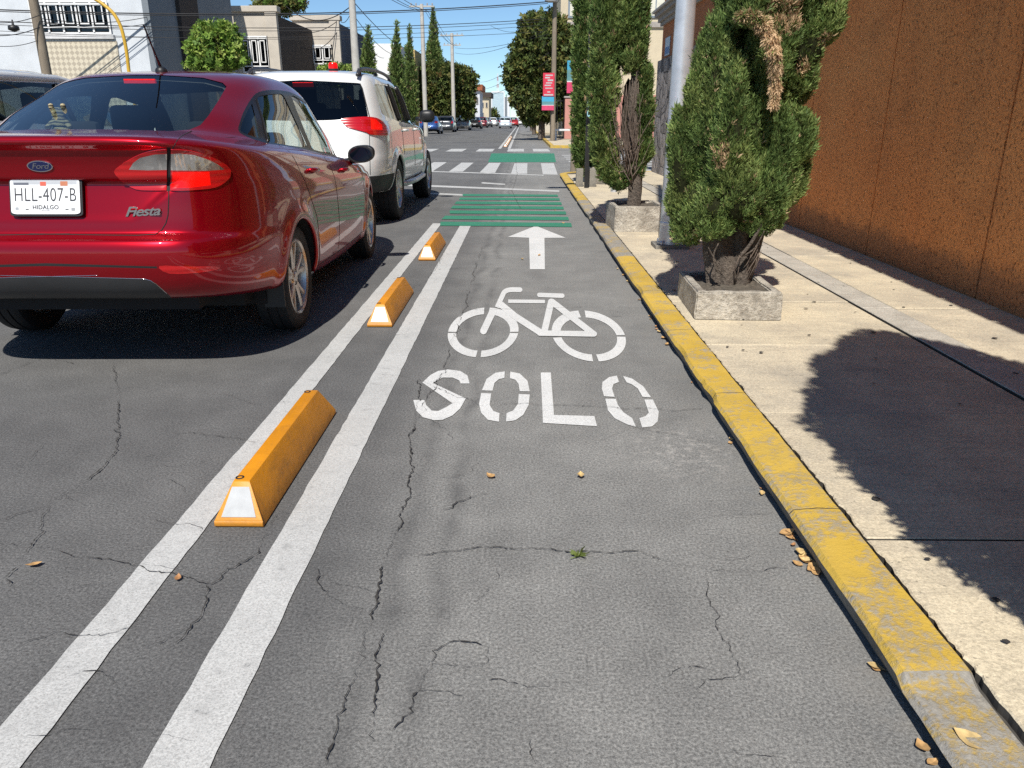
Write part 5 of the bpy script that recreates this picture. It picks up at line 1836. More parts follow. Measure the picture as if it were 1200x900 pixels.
PLANTER = weathered('planter_concrete', (0.50, 0.46, 0.39), (0.15, 0.125, 0.10), 7, 0.85, grain=45, gb=0.9, dist=.02)
SOIL = plain('dry_soil', (0.10, 0.085, 0.066), 1.0, var=.5, scale=40, bmp=1.0, bscale=60)
planter('planter', 'weathered concrete planter holding the nearest big cypress beside the yellow kerb', 1.01, 1.495, 4.31, 4.95, .232, R(-2), 'concrete planters', 3)
planter('planter', 'plain concrete planter behind the silver lamp pole', 0.935, 1.47, 7.95, 8.62, .325, R(2), 'concrete planters', 7)
planter('planter', 'small far concrete planter behind the black post', 1.16, 1.66, 14.1, 14.8, .36, 0, 'concrete planters', 9)
planter('planter', 'concrete planter under the cypress that throws the big shadow on the pavement', 1.20, 1.72, 0.62, 1.24, .25, 0, 'concrete planters', 12)

def branches(m, base, paths, mat):
    for rad0, rad1, pts in paths:
        P = smooth_open([tuple(base+Vector(p)) for p in pts], 5)
        m.tube(P, list(np.linspace(rad0, rad1, len(P))), mat, 8)

def gnarled_trunk(parent, stems, mat=BARK, seed=1, n=14):
    """fused fluted stems as one mesh."""
    m = MB(); r = random.Random(seed)
    for k, (r0, r1, pts) in enumerate(stems):
        P = smooth_open(pts, 6)
        vs, fs = [], []
        ph = r.uniform(0, 6)
        for i, p in enumerate(P):
            f = i/(len(P)-1)
            rad = r0+(r1-r0)*f
            for q in range(n):
                a = 2*math.pi*q/n
                rr_ = rad*(1+.22*math.sin(3*a+ph+f*2.2)+.10*math.sin(7*a+ph*2+f*3)+r.uniform(-.05,.05))
                vs.append((p[0]+rr_*math.cos(a), p[1]+rr_*math.sin(a), p[2]))
        for i in range(len(P)-1):
            for q in range(n):
                fs.append((i*n+q, i*n+(q+1) % n, (i+1)*n+(q+1) % n, (i+1)*n+q))
        m.add(vs, fs, mat)
    return m.build('trunk', parent, True)

# --- the big cypress by the orange wall
def cypress_one():
    O = (1.27, 4.68, .185)
    o = thing('cypress_tree', 'big bushy cypress in the nearest planter, with a dry brown hanging branch', 'tree', O)
    spec = [(801,190,21,78), (816,158,20,105), (836,140,22,125,-.08), (856,170,23,108,-.20), (880,192,22,78,-.14), (905,200,22,70,-.12), (920,195,20,72), (934,163,19,36), (930,205,16,38,.1),
            (812,240,28,42), (838,240,28,38,-.14), (866,230,28,40,-.2), (892,226,26,44,-.14), (868,150,58,130,.15), (845,70,22,70), (832,90,18,60),
            (905,48,30,52,-.12), (938,55,30,48), (925,85,30,40,.05), (962,22,24,36), (978,-5,20,30), (950,-15,30,40), (880,0,26,38,-.2), (908,-12,40,48,-.1), (868,-20,30,60), (885,-90,60,110), (930,-70,62,100), (880,-190,70,110), (890,-300,45,110)]
    lobes = px_lobes(spec, 4.68, O)
    r = np.random.default_rng(21)
    P, Nn = lobe_points([(a, b, c, d*.90, e*.90, f) for a, b, c, d, e, f in lobes], 25000, r, 0.26, .30)
    # dry patches
    def near(px, py, rad, dY=-.3):
        c = at_y(px, py, 4.68+dY); return ((P-np.array([c.x-O[0], c.y-O[1], c.z-O[2]]))**2).sum(1) < rad*rad
    dry = ((near(845,178,.055) | near(800,112,.06) | near(857,84,.05) | near(804,95,.05) | near(925,12,.13,-.25) | near(970,52,.06,-.1) | near(940,80,.05,-.1) | near(843,192,.045) | near(806,130,.05)) & (r.random(len(P)) < .62))
    dry |= (r.random(len(P)) < 0.012)
    spray_mesh('foliage', P, Nn, .0235*(.7+.8*r.random(len(P))**2), CY, o, r, 1.0, 3, dry, w=.23)
    # drooping dry branch, with green shoulder
    path = [at_y(x, y, 4.68-.36)-Vector(O) for x, y in ((868,18),(886,22),(901,38),(907,62),(909,92),(907,122))]
    Q = smooth_open([tuple(p) for p in path], 10)
    pts, nn, dr = [], [], []
    for i in range(5200):
        k = int(r.integers(0, len(Q))); f = k/len(Q)
        rad = (.013 + .017*math.sin(math.pi*min(1, f*1.1)))*(1+.3*math.sin(k*.9))
        a, b = r.normal(size=3), abs(r.normal())
        a /= np.linalg.norm(a)
        pts.append(np.array(Q[k]) + a*rad*min(1, .4+b*.5)); nn.append(a*np.array([1, 1, .3])+np.array([0, 0, -.9 if f > .3 else .1])); dr.append(r.random() < (.92 if f > .28 else .55))
    pts, nn = np.array(pts), np.array(nn); nn /= np.linalg.norm(nn, axis=1)[:, None]
    spray_mesh('dry_branch', pts, nn, .024, CY, o, r, -.55, 5, np.array(dr), w=.17)
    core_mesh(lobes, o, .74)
    gnarled_trunk(o, [(.105,.07,[(0,0,-.02),(-.01,.0,.12),(-.06,.02,.30),(-.08,.02,.55),(-.06,0,1.0)]), (.095,.055,[(.045,.0,-.02),(.05,.0,.10),(.045,.02,.28),(.06,.04,.6),(.10,.05,1.2)]), (.06,.035,[(-.075,-.03,-.01),(-.10,-.03,.10),(-.13,-.02,.25),(-.15,.02,.5)]), (.05,.03,[(.075,.03,0),(.10,.0,.12),(.13,-.02,.28),(.17,.02,.5)])])
    t = MB(); rr_ = random.Random(4)
    def pxl(L_, Y): return [at_y(x, y, Y)-Vector(O) for x, y in L_]
    for L_, r0 in (([(868,300),(880,285),(892,262),(898,240),(905,215)], .012), ([(872,300),(885,290),(896,270)], .006), ([(840,318),(836,300),(842,285)], .008), ([(846,322),(838,305),(830,290)], .006), ([(835,325),(842,312),(850,318)], .005)):
        Pp = smooth_open([tuple(p) for p in pxl(L_, 4.50)], 4); t.tube(Pp, list(np.linspace(r0, r0*.5, len(Pp))), BARK, 6)
    for k in range(26):
        a = rr_.uniform(0, 6.28); x, y = .10*math.cos(a), .08*math.sin(a)-.02
        t.tube([(x, y, .02), (x*1.3+rr_.uniform(-.03,.03), y*1.2, .10+rr_.uniform(0,.08)), (x*1.7, y*1.5, .20+rr_.uniform(0,.12))], [.004,.0035,.002], TWIG, 5)
    t.build('branch', o, True)
cypress_one()

def cypress_two():
    O = (1.18, 8.27, .29)
    o = thing('cypress_tree', 'half bare cypress in the second planter, dead twigs showing in its middle', 'tree', O)
    spec = [(709,118,12,88), (704,40,12,90), (718,30,13,58), (733,22,15,52), (746,30,12,42), (750,56,9,22), (735,-60,30,80), (738,-150,22,80), (705,165,11,42), (714,186,12,24), (754,90,10,17), (755,104,8,12), (754,134,10,24), (756,150,8,14), (756,172,9,20), (746,196,8,13), (725,211,11,13), (712,202,9,14), (699,95,8,60), (738,72,13,15), (716,80,10,40,.1)]
    lobes = px_lobes(spec, 8.27, O)
    r = np.random.default_rng(22)
    P, Nn = lobe_points(lobes, 6000, r, 0.30, .34)
    c = at_y(722, 190, 8.05); q = ((P-np.array([c.x-O[0], c.y-O[1], c.z-O[2]]))**2).sum(1) < .012
    dry = q | (r.random(len(P)) < 0.03)
    spray_mesh('foliage', P, Nn, .046, CY, o, r, .9, 5, dry, fresh=.15, w=.24)
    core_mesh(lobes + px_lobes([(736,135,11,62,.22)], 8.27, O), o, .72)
    gnarled_trunk(o, [(.072,.045,[(.0,0,-.03),(.0,0,.18),(-.03,.0,.45),(-.05,.0,.9),(-.03,0,1.6)]), (.05,.03,[(.02,.0,.1),(.03,0,.35),(.06,.02,.7),(.10,.02,1.1)])], seed=5)
    t = MB(); rr_ = random.Random(8)
    b = at_y(738, 205, 8.2)-Vector(O)
    for k in range(70):
        e = at_y(rr_.gauss(733, 14), rr_.uniform(80, 190), 8.12+rr_.uniform(-.16,.16))-Vector(O)
        s = b + Vector((rr_.uniform(-.05,.05), rr_.uniform(-.06,.06), rr_.uniform(-.1,.25)))
        mid = s.lerp(e, .5)+Vector((rr_.uniform(-.05,.05), rr_.uniform(-.05,.05), -.05))
        P_ = smooth_open([tuple(s), tuple(mid), tuple(e)], 4)
        t.tube(P_, list(np.linspace(.006, .002, len(P_))), TWIG, 5)
    t.build('dead_twigs', o, True)
cypress_two()

def cypress_simple(name, label, O, spec, Y, seed, dens, size, leaflets=3, group=None, trunk=(.07, .04, 1.5), mats=CY, fresh=0.0, core=.78):
    o = thing(name, label, 'tree', O, 0, group)
    lobes = px_lobes(spec, Y, O) if Y else spec
    r = np.random.default_rng(seed)
    P, Nn = lobe_points(lobes, dens, r, 0.2, .14)
    spray_mesh('foliage', P, Nn, size, mats, o, r, .8, leaflets, r.random(len(P)) < 0.02, fresh=fresh, w=.34)
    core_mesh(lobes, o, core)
    gnarled_trunk(o, [(trunk[0], trunk[1], [(0,0,-.02),(.01,0,trunk[2]*.3),(-.02,.01,trunk[2]*.65),(0,0,trunk[2])])], seed=seed, n=10)
    return o
cypress_simple('cypress_tree', 'far cypress in the third planter, behind the black post', (1.42, 14.5, .33), [(688,105,13,88), (682,55,9,60), (694,50,12,80), (679,140,7,50), (698,120,9,70), (690,-20,16,60), (688,-90,12,60), (686,185,11,22)], 14.5, 31, 1500, .085, 5)
T0 = [(0,0,1.2,.50,.50,.75), (-.18,.05,1.8,.42,.42,.75), (.2,-.05,1.9,.42,.42,.7), (-.12,0,2.55,.36,.36,.55), (.20,.02,2.45,.34,.34,.6), (0,0,3.0,.30,.30,.42), (-.30,.05,1.25,.22,.22,.35), (.05,-.1,.62,.30,.30,.25)]
cypress_simple('cypress_tree', 'cypress just outside the right edge that throws the big shadow on the pavement', (1.46, .93, .20), T0, None, 41, 3600, .042, 5)

# ================================================================== RIGHT SIDE: wall, house, poles
def stucco():
    m, t, b = nmat('rough_orange_stucco')
    v = coords(t)
    vs = scaled(t, v, (1, 1, 0.62))
    big = noise(t, v, 0.9, 6, .6)
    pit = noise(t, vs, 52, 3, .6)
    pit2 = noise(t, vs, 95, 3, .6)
    c = ramp(t, big, [(0.3, (0.87, 0.315, 0.105)), (0.7, (0.90, 0.375, 0.135))])
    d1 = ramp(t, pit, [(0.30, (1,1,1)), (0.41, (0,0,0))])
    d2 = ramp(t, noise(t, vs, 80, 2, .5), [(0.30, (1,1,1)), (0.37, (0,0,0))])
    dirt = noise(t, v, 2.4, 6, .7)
    c = mixc(t, math_(t, 'MULTIPLY', math_(t, 'MULTIPLY', d1, ramp(t, noise(t, v, 1.7, 5, .6), [(0.35, (.25,.25,.25)), (0.65, (1,1,1))])), .6), c, (0.22, 0.08, 0.03))  # pits darkened in the base colour too, painting in their shade
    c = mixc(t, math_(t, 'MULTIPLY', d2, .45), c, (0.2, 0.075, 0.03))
    c = mixc(t, math_(t, 'MULTIPLY', ramp(t, dirt, [(0.5, (0,0,0)), (0.8, (1,1,1))]), .45), c, (0.25, 0.10, 0.05))
    run = noise(t, scaled(t, v, (1, 3.5, .12)), 2.0, 6, .7)
    c = mixc(t, math_(t, 'MULTIPLY', ramp(t, run, [(0.55, (0,0,0)), (0.72, (1,1,1))]), .35), c, (0.30, 0.13, 0.07))
    sz = N(t, 'SeparateXYZ'); L(t, v, sz.inputs[0])
    foot = ramp(t, math_(t, 'ADD', sz.outputs[2], math_(t, 'MULTIPLY', noise(t, v, 7, 6, .7), -.35)), [(0.0, (1,1,1)), (0.10, (0,0,0))])
    c = mixc(t, math_(t, 'MULTIPLY', foot, .6), c, (0.20, 0.12, 0.08))
    L(t, c, b.inputs['Base Color'])
    b.inputs['Roughness'].default_value = .95; b.inputs['Specular IOR Level'].default_value = .1
    bump(t, b, math_(t, 'ADD', math_(t, 'ADD', pit, math_(t, 'MULTIPLY', pit2, .5)), math_(t, 'MULTIPLY', d1, -.6)), 1.0, .02)
    return m
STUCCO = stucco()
TILE = weathered('clay_tile', (0.38, 0.13, 0.06), (0.16, 0.07, 0.045), 8, .6)
WX = 2.90
wl = thing('wall', 'tall rough orange stucco wall along the pavement', 'wall', (WX, 3.5, .07))
q = MB()
joints = [-3.0, 1.55, 3.20, 4.87, 6.53, 8.20, 9.85]
for a, b in zip(joints, joints[1:]):
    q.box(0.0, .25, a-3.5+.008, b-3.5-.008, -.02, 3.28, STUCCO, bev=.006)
q.box(.014, .23, -6.4, 6.3, -.02, 3.27, plain('joint_mortar', (0.10, 0.035, 0.016), .95))
q.build('face', wl)
q = MB()   # row of half-round clay tiles oversailing the street
y = -6.4
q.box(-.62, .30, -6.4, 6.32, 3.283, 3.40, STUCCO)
while y < 6.2:
    vs, fs = [], []
    for k in range(9):
        a = math.pi*k/8
        for x, s in ((-.665, 1.0), (.36, .86)):
            vs.append((x, y+.14+.125*s*math.cos(a), 3.375+.085*s*math.sin(a)+(x+.66)*.12))
    for k in range(8): fs.append((2*k, 2*k+1, 2*k+3, 2*k+2))
    q.add(vs, fs, TILE)
    y += .29
q.build('tile_coping', wl, True)

hs = thing('house', 'orange house with dark stone base and grey cornice beyond the wall', 'house', (WX, 14.4, .07))
def stone():
    m, t, b = nmat('volcanic_stone')
    v = coords(t)
    vo = N(t, 'TexVoronoi', feature='DISTANCE_TO_EDGE'); vo.inputs['Scale'].default_value = 3.4; L(t, v, vo.inputs['Vector'])
    vc = N(t, 'TexVoronoi'); vc.inputs['Scale'].default_value = 3.4; L(t, v, vc.inputs['Vector'])
    n = noise(t, v, 30, 5, .7)
    hue = N(t, 'HueSaturation'); hue.inputs['Saturation'].default_value = .0; L(t, vc.outputs['Color'], hue.inputs['Color'])
    c = mixc(t, ramp(t, hue.outputs[0], [(0.2, (0,0,0)), (0.8, (1,1,1))]), (0.13, 0.115, 0.11), (0.42, 0.37, 0.34))
    c = mixc(t, 1.0, c, ramp(t, n, [(0.3, (.6,.6,.6)), (0.7, (1.25,1.25,1.25))]), 'MULTIPLY')
    j = ramp(t, vo.outputs['Distance'], [(0.02, (1,1,1)), (0.05, (0,0,0))])
    L(t, mixc(t, j, c, (0.035, 0.032, 0.03)), b.inputs['Base Color'])
    b.inputs['Roughness'].default_value = .95
    bump(t, b, math_(t, 'ADD', math_(t, 'MULTIPLY', vo.outputs['Distance'], 3), n), 1.0, .05)
    return m
STONE = stone()
ORANGE_WALL = weathered('orange_plaster', (0.46, 0.17, 0.07), (0.30, 0.11, 0.05), 2, .5)
GREY_TRIM = weathered('grey_moulding', (0.36, 0.33, 0.30), (0.2, 0.18, 0.17), 4, .5)
q = MB(); q.box(.03, 7, -3.1, 3.2, -.02, 7.2, ORANGE_WALL); q.build('wall', hs)
q = MB(); q.box(-.04, .028, -3.15, 3.24, -.02, 2.25, STONE, bev=.01); q.box(.03, 7, 3.202, 3.25, -.02, 2.25, STONE); q.build('stone_base', hs)
q = MB()
for k, (o_, z0, z1) in enumerate(((.05, 2.92, 2.99), (.10, 2.993, 3.08), (.17, 3.083, 3.16), (.22, 3.163, 3.21))): q.box(.027-o_, .027, -3.2, 3.25+o_*.5, z0, z1, GREY_TRIM)
q.build('cornice', hs)
for y in (-2.2, .2, 2.1):
    f = MB(); f.box(-.02, .029, y-.6, y+.6, 4.2, 5.8, GREY_TRIM); w_ = f.build('window', hs)
    f = MB(); f.box(-.03, -.022, y-.5, y+.5, 4.3, 5.7, plain('dark_pane', (.03,.035,.04), .1)); f.build('pane', w_)
sg = thing('street_plate', 'small blue and white plate on the orange house wall', 'sign', (WX+.027, 16.9, 2.55))
q = MB(); q.box(-.012, 0, -.26, .26, -.17, .17, plain('plate_pale_blue', (.50,.56,.62), .4), bev=.003); q.box(-.0145, -.0125, -.23, .23, -.14, -.01, plain('plate_blue', (.05,.14,.36), .4)); q.build('plate', sg)

# silver lamp pole
lp = thing('lamp_pole', 'thick silver galvanised lamp pole standing between the two nearest cypresses', 'lamp pole', (1.335, 6.98, .07))
q = MB()
q.box(-.15, .15, -.14, .14, -.01, .035, CONC_OLD, bev=.008); q.build('footing', lp)
q = MB()
q.lathe([(.001, .036), (.118, .036), (.118, .050), (.104, .052), (.100, .20), (.104, .205), (.104, .222), (.097, .23), (.090, 1.0), (.078, 2.4), (.060, 6.5), (.05, 8.2), (.001, 8.2)], STEEL, 36)
q.build('shaft', lp, True, angle=R(35))
for k in range(4):
    a = math.pi/4+k*math.pi/2
    q = MB(); q.lathe([(.001, .068), (.013, .066), (.015, .052), (.015, .036)], STEEL, 8, c=(.135*math.cos(a)*.95, .135*math.sin(a)*.9, 0)); q.build('anchor_bolt', lp, True)
q = MB(); q.tube([(0,0,8.1), (-.4,0,8.4), (-1.4,0,8.55)], [.04,.035,.03], STEEL, 10); q.build('arm', lp, True)
q = MB(); q.box(-2.0, -1.35, -.12, .12, 8.48, 8.58, STEEL, bev=.03); q.build('lamp_head', lp, True, angle=R(40))

# black post with stickers, bollards, timber pole on the near corner
bp = thing('sign_post', 'thin black post with pale blue stickers in front of the far planter', 'post', (1.08, 13.3, .07))
q = MB(); q.box(-.035, .035, -.035, .035, 0, 2.55, BLACK, bev=.006); q.build('post', bp)
STK = plain('sticker_blue', (.30,.55,.62), .5)
for k, z in enumerate((1.18, 1.33, 1.48, 1.63)):
    q = MB()
    vs, n = [], 16
    for j in range(n): a = 2*math.pi*j/n; vs += [(.026*math.cos(a), -.0365, z+.055*math.sin(a)), (.014*math.cos(a), -.0365, z+.030*math.sin(a))]
    q.add(vs, [(2*j, (2*j+2) % (2*n), (2*j+3) % (2*n), 2*j+1) for j in range(n)], STK); q.build('sticker', bp)
q = MB(); q.box(-.02, .02, -.037, -.035, 1.85, 1.95, plain('sticker_white', (.6,.6,.6), .5)); q.build('sticker', bp)
bl = thing('bollard', 'short grey metal bollard beside the far planter', 'bollard', (1.46, 12.55, .07))
q = MB(); q.lathe([(.001,.0),(.055,.0),(.055,.46),(.045,.50),(.001,.505)], STEEL, 20); q.build('tube', bl, True, angle=R(40))
for x, lb in ((.98, 'low pale concrete stub left of the black post'), (1.20, 'low pale concrete stub right of the black post')):
    o = thing('concrete_stub', lb, 'bollard', (x, 13.55, .07))
    q = MB(); q.box(-.06, .06, -.06, .06, -.01, .30, CONC_OLD, bev=.01); q.build('block', o)

WOOD = weathered('weathered_pole_wood', (0.26, 0.215, 0.16), (0.12, 0.10, 0.08), 5, .7, streak=True, gb=.6)
CONC_POLE = weathered('pole_concrete', (0.50, 0.48, 0.44), (0.30, 0.28, 0.25), 4, .6)
def pole(name, label, x, y, h, r0, r1, mat, arms=(), group=None):
    o = thing(name, label, 'utility pole', (x, y, 0), 0, group)
    q = MB(); q.lathe([(r0, -.02), (r0*.97, h*.4), (r1, h), (.001, h+.01)], mat, 18); q.build('shaft', o, True, angle=R(60))
    for z, hl in arms:
        q = MB(); q.box(-hl, hl, -.05, .05, z-.05, z+.05, mat, bev=.01); q.build('crossarm', o)
        for s in (-.85, -.45, .45, .85):
            q = MB(); q.lathe([(.02, 0), (.05, .04), (.03, .08), (.05, .12), (.02, .17), (.001, .18)], GREY_TRIM, 10, c=(s*hl, 0, z+.05)); q.build('insulator', o, True)
    return o
wp = pole('utility_pole', 'rough timber pole at the near corner, half hidden by the cypress', 1.20, 18.2, 8.5, .10, .075, WOOD)
up = pole('utility_pole', 'timber utility pole with red banner across the side street', 1.55, 41.0, 9.2, .12, .09, WOOD, ((8.6, .9),))
def banner(name, label, c, w, h, cols, lines=()):
    """a printed board on two straps: bands of colour bottom to top."""
    o = thing(name, label, 'banner', c)
    q = MB()
    z = -h/2
    for f, m in cols:
        q.box(-w/2, w/2, -.012, .012, z, z+h*f-.0005, m); z += h*f
    b = q.build('board', o)
    q = MB()
    for z, x0, x1, th in lines: q.box(x0*w, x1*w, -.0155, -.0125, z*h-th*h/2, z*h+th*h/2, REFLECT)
    if lines: q.build('print', b)
    for z in (-h*.38, h*.38):
        q = MB(); q.box(-.03, .03, .013, .10, z-.02, z+.02, STEEL); q.build('strap', o)
    return o
SRED = plain('banner_red', (.55,.03,.06), .5); SPINK = plain('banner_pink', (.55,.05,.13), .5); SBLUE = plain('banner_blue', (.05,.32,.50), .5); STEAL = plain('banner_teal', (.10,.24,.26), .5); SWH = plain('banner_white', (.6,.6,.6), .5)
p = at_y(643, 99.5, 40.8)
banner('banner', 'tall red banner with white print on the far timber pole', (p.x, 40.75, p.z), .56, 1.10, ((1, SRED),), ((.40,-.3,.35,.05),(.30,-.32,.1,.06),(.19,-.1,.38,.07),(.08,-.25,.3,.05),(-.02,-.35,.2,.05),(-.14,-.3,.35,.04),(-.30,-.12,.15,.05),(-.42,-.4,.4,.06)))
p = at_y(642, 121, 40.8)
banner('banner', 'blue and pink board below the red banner on the far timber pole', (p.x, 40.75, p.z), .60, .66, ((.34, SPINK), (.04, SWH), (.24, STEAL), (.38, SBLUE)))
p = at_y(669.5, 90, 18.0)
banner('banner', 'narrow blue, teal and pink banner on the timber pole at the near corner', (p.x, 18.05, p.z), .18, .66, ((.34, SPINK), (.04, SWH), (.34, STEAL), (.28, SBLUE)))
tr = thing('transformer', 'grey transformer can near the top of the far timber pole', 'transformer', (1.35, 40.6, 7.0))
q = MB(); q.lathe([(.001,-.55),(.28,-.55),(.30,-.5),(.30,.45),(.27,.5),(.001,.52)], plain('transformer_grey', (.30,.31,.32), .5), 20); q.build('tank', tr, True, angle=R(40))
for x in (-.12, .12):
    q = MB(); q.lathe([(.03,.5),(.06,.56),(.035,.62),(.05,.68),(.001,.74)], GREY_TRIM, 10, c=(x,0,0)); q.build('bushing', tr, True)
# ================================================================== FAR RIGHT: trees, walls, house
def broad_tree(name, label, O, lobes, seed, dens, size, mats, group=None, trunk=None, core=.82, depth=.28, lump=.2):
    o = thing(name, label, 'tree', O, 0, group)
    r = np.random.default_rng(seed)
    P, Nn = lobe_points(lobes, dens, r, depth, lump)
    spray_mesh('foliage', P, Nn, size, mats, o, r, 0, 4, r.random(len(P)) < .03, 'broad', w=.55)
    core_mesh(lobes, o, core)
    h, rad = trunk
    zc = min(l[2] for l in lobes)
    gnarled_trunk(o, [(rad, rad*.7, [(0,0,-.05),(.03,.02,h*.5),(0,0,h)])], seed=seed, n=10)
    m = MB()
    for k, l in enumerate(lobes[:6]):
        m.tube(smooth_open([(0,0,h*.85), (l[0]*.5,l[1]*.5,(h+l[2])*.5), (l[0],l[1],l[2])], 4), list(np.linspace(rad*.55, rad*.15, 9)), BARK, 7)
    m.build('branch', o, True)
    return o
def lob(spec, Y, O, yr=1.0): return px_lobes(spec, Y, O, 1.0, yr)

O = (1.0, 47.0, .12); O = (at_y(634, 150, 47).x, 47.0, .12)
broad_tree('ficus_tree', 'large dark ficus with round crown beyond the side street, behind the timber pole', O,
  lob([(632,60,30,42),(615,85,24,30),(640,95,26,40),(655,70,20,46),(622,112,22,24),(606,92,14,20),(628,34,20,20),(648,38,16,26),(640,125,22,18),(660,100,16,34),(620,130,10,16)], 47, O), 51, 90, .20, FI, trunk=(2.6, .19))
O = (at_y(626, 150, 62).x, 62.0, .12)
broad_tree('ficus_tree', 'smaller ficus at the kerb behind the large one on the right', O, lob([(622,128,12,14),(632,124,12,16),(618,138,7,9),(630,136,10,10)], 62, O), 52, 60, .24, FI, trunk=(2.2, .15))
O = (at_y(640, 152, 54).x+1.2, 54.0, .12)
broad_tree('ficus_tree', 'dark tree filling the gap beside the pink wall on the right', O, lob([(650,90,18,30),(662,110,16,30),(646,120,14,20)], 54, O), 53, 50, .24, FI, trunk=(2.2, .16))
O = (at_y(623, 150, 80).x, 80.0, .12)
broad_tree('ficus_tree', 'furthest tree on the right kerb with thin trunk', O, lob([(622,138,6,8),(625,132,6,7)], 80, O), 54, 40, .3, FI, trunk=(2.4, .14))

PINK = weathered('pink_plaster', (0.50, 0.24, 0.20), (0.34, 0.17, 0.15), 2, .5)
CREAM = weathered('cream_plaster', (0.58, 0.50, 0.36), (0.42, 0.36, 0.27), 1.2, .5)
pw_ = thing('wall', 'pink plastered gate pillar and wall beside the far timber pole', 'wall', (2.35, 45.5, .12))
q = MB(); q.box(0, .9, -.4, .4, 0, 2.15, PINK, bev=.03); q.build('pillar', pw_)
q = MB(); q.box(.9, 9, -.25, .25, 0, 2.3, PINK); q.build('face', pw_)
q = MB(); q.box(-.06, .96, -.46, .46, 2.152, 2.24, GREY_TRIM, bev=.02); q.build('cap', pw_)
gt = thing('gate', 'dark metal gate left of the pink pillar', 'gate', (1.95, 45.7, .12))
for k in range(5):
    q = MB(); q.box(-.36+k*.18-.02, -.36+k*.18+.02, -.02, .02, .1, 2.0, BLACK); q.build('bar', gt)
q = MB(); q.box(-.40, .40, -.025, .025, .05, .12, BLACK); q.box(-.40, .40, -.025, .025, 1.98, 2.05, BLACK); q.build('frame', gt)
stp = thing('bench', 'small white stone bench in front of the pink pillar', 'bench', (2.25, 43.2, .12))
q = MB(); q.box(-.55, .55, -.25, .25, .45, .55, SWH, bev=.02); q.build('seat', stp)
for x in (-.48, .48):
    q = MB(); q.box(x-.06, x+.06, -.2, .2, 0, .45, SWH); q.build('leg', stp)
ch = thing('house', 'tall cream house with large grey framed windows rising behind the ficus on the right', 'house', (2.6, 58, .12))
q = MB(); q.box(0, 11, 0, 12, 0, 14, CREAM); q.build('wall', ch)
q = MB()
for z in (7.0, 10.6): q.box(-.15, 11.1, -.15, -.002, z, z+.35, GREY_TRIM)
q.build('cornice', ch)
BLUEFR = plain('window_frame_grey', (.20,.24,.28), .4)
for z in (7.6, 11.2):
    for x in (.5, 3.0, 5.5, 8.0):
        f = MB(); f.box(x, x+1.9, -.10, -.003, z, z+2.4, BLUEFR); fo = f.build('window', ch)
        f = MB()
        for k in range(2): f.box(x+.12+k*.88, x+.92+k*.88, -.125, -.103, z+.12, z+2.28, plain('pale_blind', (.62,.60,.50), .3))
        f.build('pane', fo)

# ================================================================== LEFT: houses across the side street
PALE = weathered('pale_grey_plaster', (0.60, 0.63, 0.66), (0.40, 0.42, 0.44), 1.0, .5, gb=.1)
SLATE = weathered('slate_plaster_and_shade', (0.20, 0.225, 0.25), (0.14, 0.155, 0.17), 1.0, .4, gb=.1)
BROWN_AND_SHADE = weathered('brown_stone_and_shade', (0.075, 0.06, 0.052), (0.04, 0.035, 0.03), 3, .5)  # pilaster and eaves colour, also the shade painted on one flank
TAUPE = weathered('taupe_plaster', (0.54, 0.49, 0.42), (0.38, 0.345, 0.30), 1.4, .6, gb=.2)
FLANK_SHADE = weathered('flank_shade_blue', (0.10, 0.11, 0.15), (0.07, 0.075, 0.10), 1.2, .4)
WGRILLE = plain('white_grille', (0.74, 0.74, 0.73), .5, var=.05)
DARKPANE = thin_glass('house_pane', (.08,.09,.10))
ROOM = plain('dark_room', (.03,.03,.032), .9)
def lozenge_tile():
    m, t, b = nmat('patterned_tile'); v = coords(t)
    rot = N(t, 'Mapping'); rot.inputs['Rotation'].default_value = (0, R(45), 0); rot.inputs['Scale'].default_value = (1, 0.0, 1); L(t, v, rot.inputs['Vector'])
    ck = N(t, 'TexBrick'); ck.offset = .5
    ch_ = N(t, 'TexChecker'); ch_.inputs['Scale'].default_value = 7.0
    ch_.inputs['Color1'].default_value = (0.58, 0.52, 0.40, 1); ch_.inputs['Color2'].default_value = (0.40, 0.35, 0.27, 1)
    L(t, rot.outputs[0], ch_.inputs['Vector'])
    L(t, ch_.outputs[0], b.inputs['Base Color']); b.inputs['Roughness'].default_value = .5
    return m
LOZ = lozenge_tile()
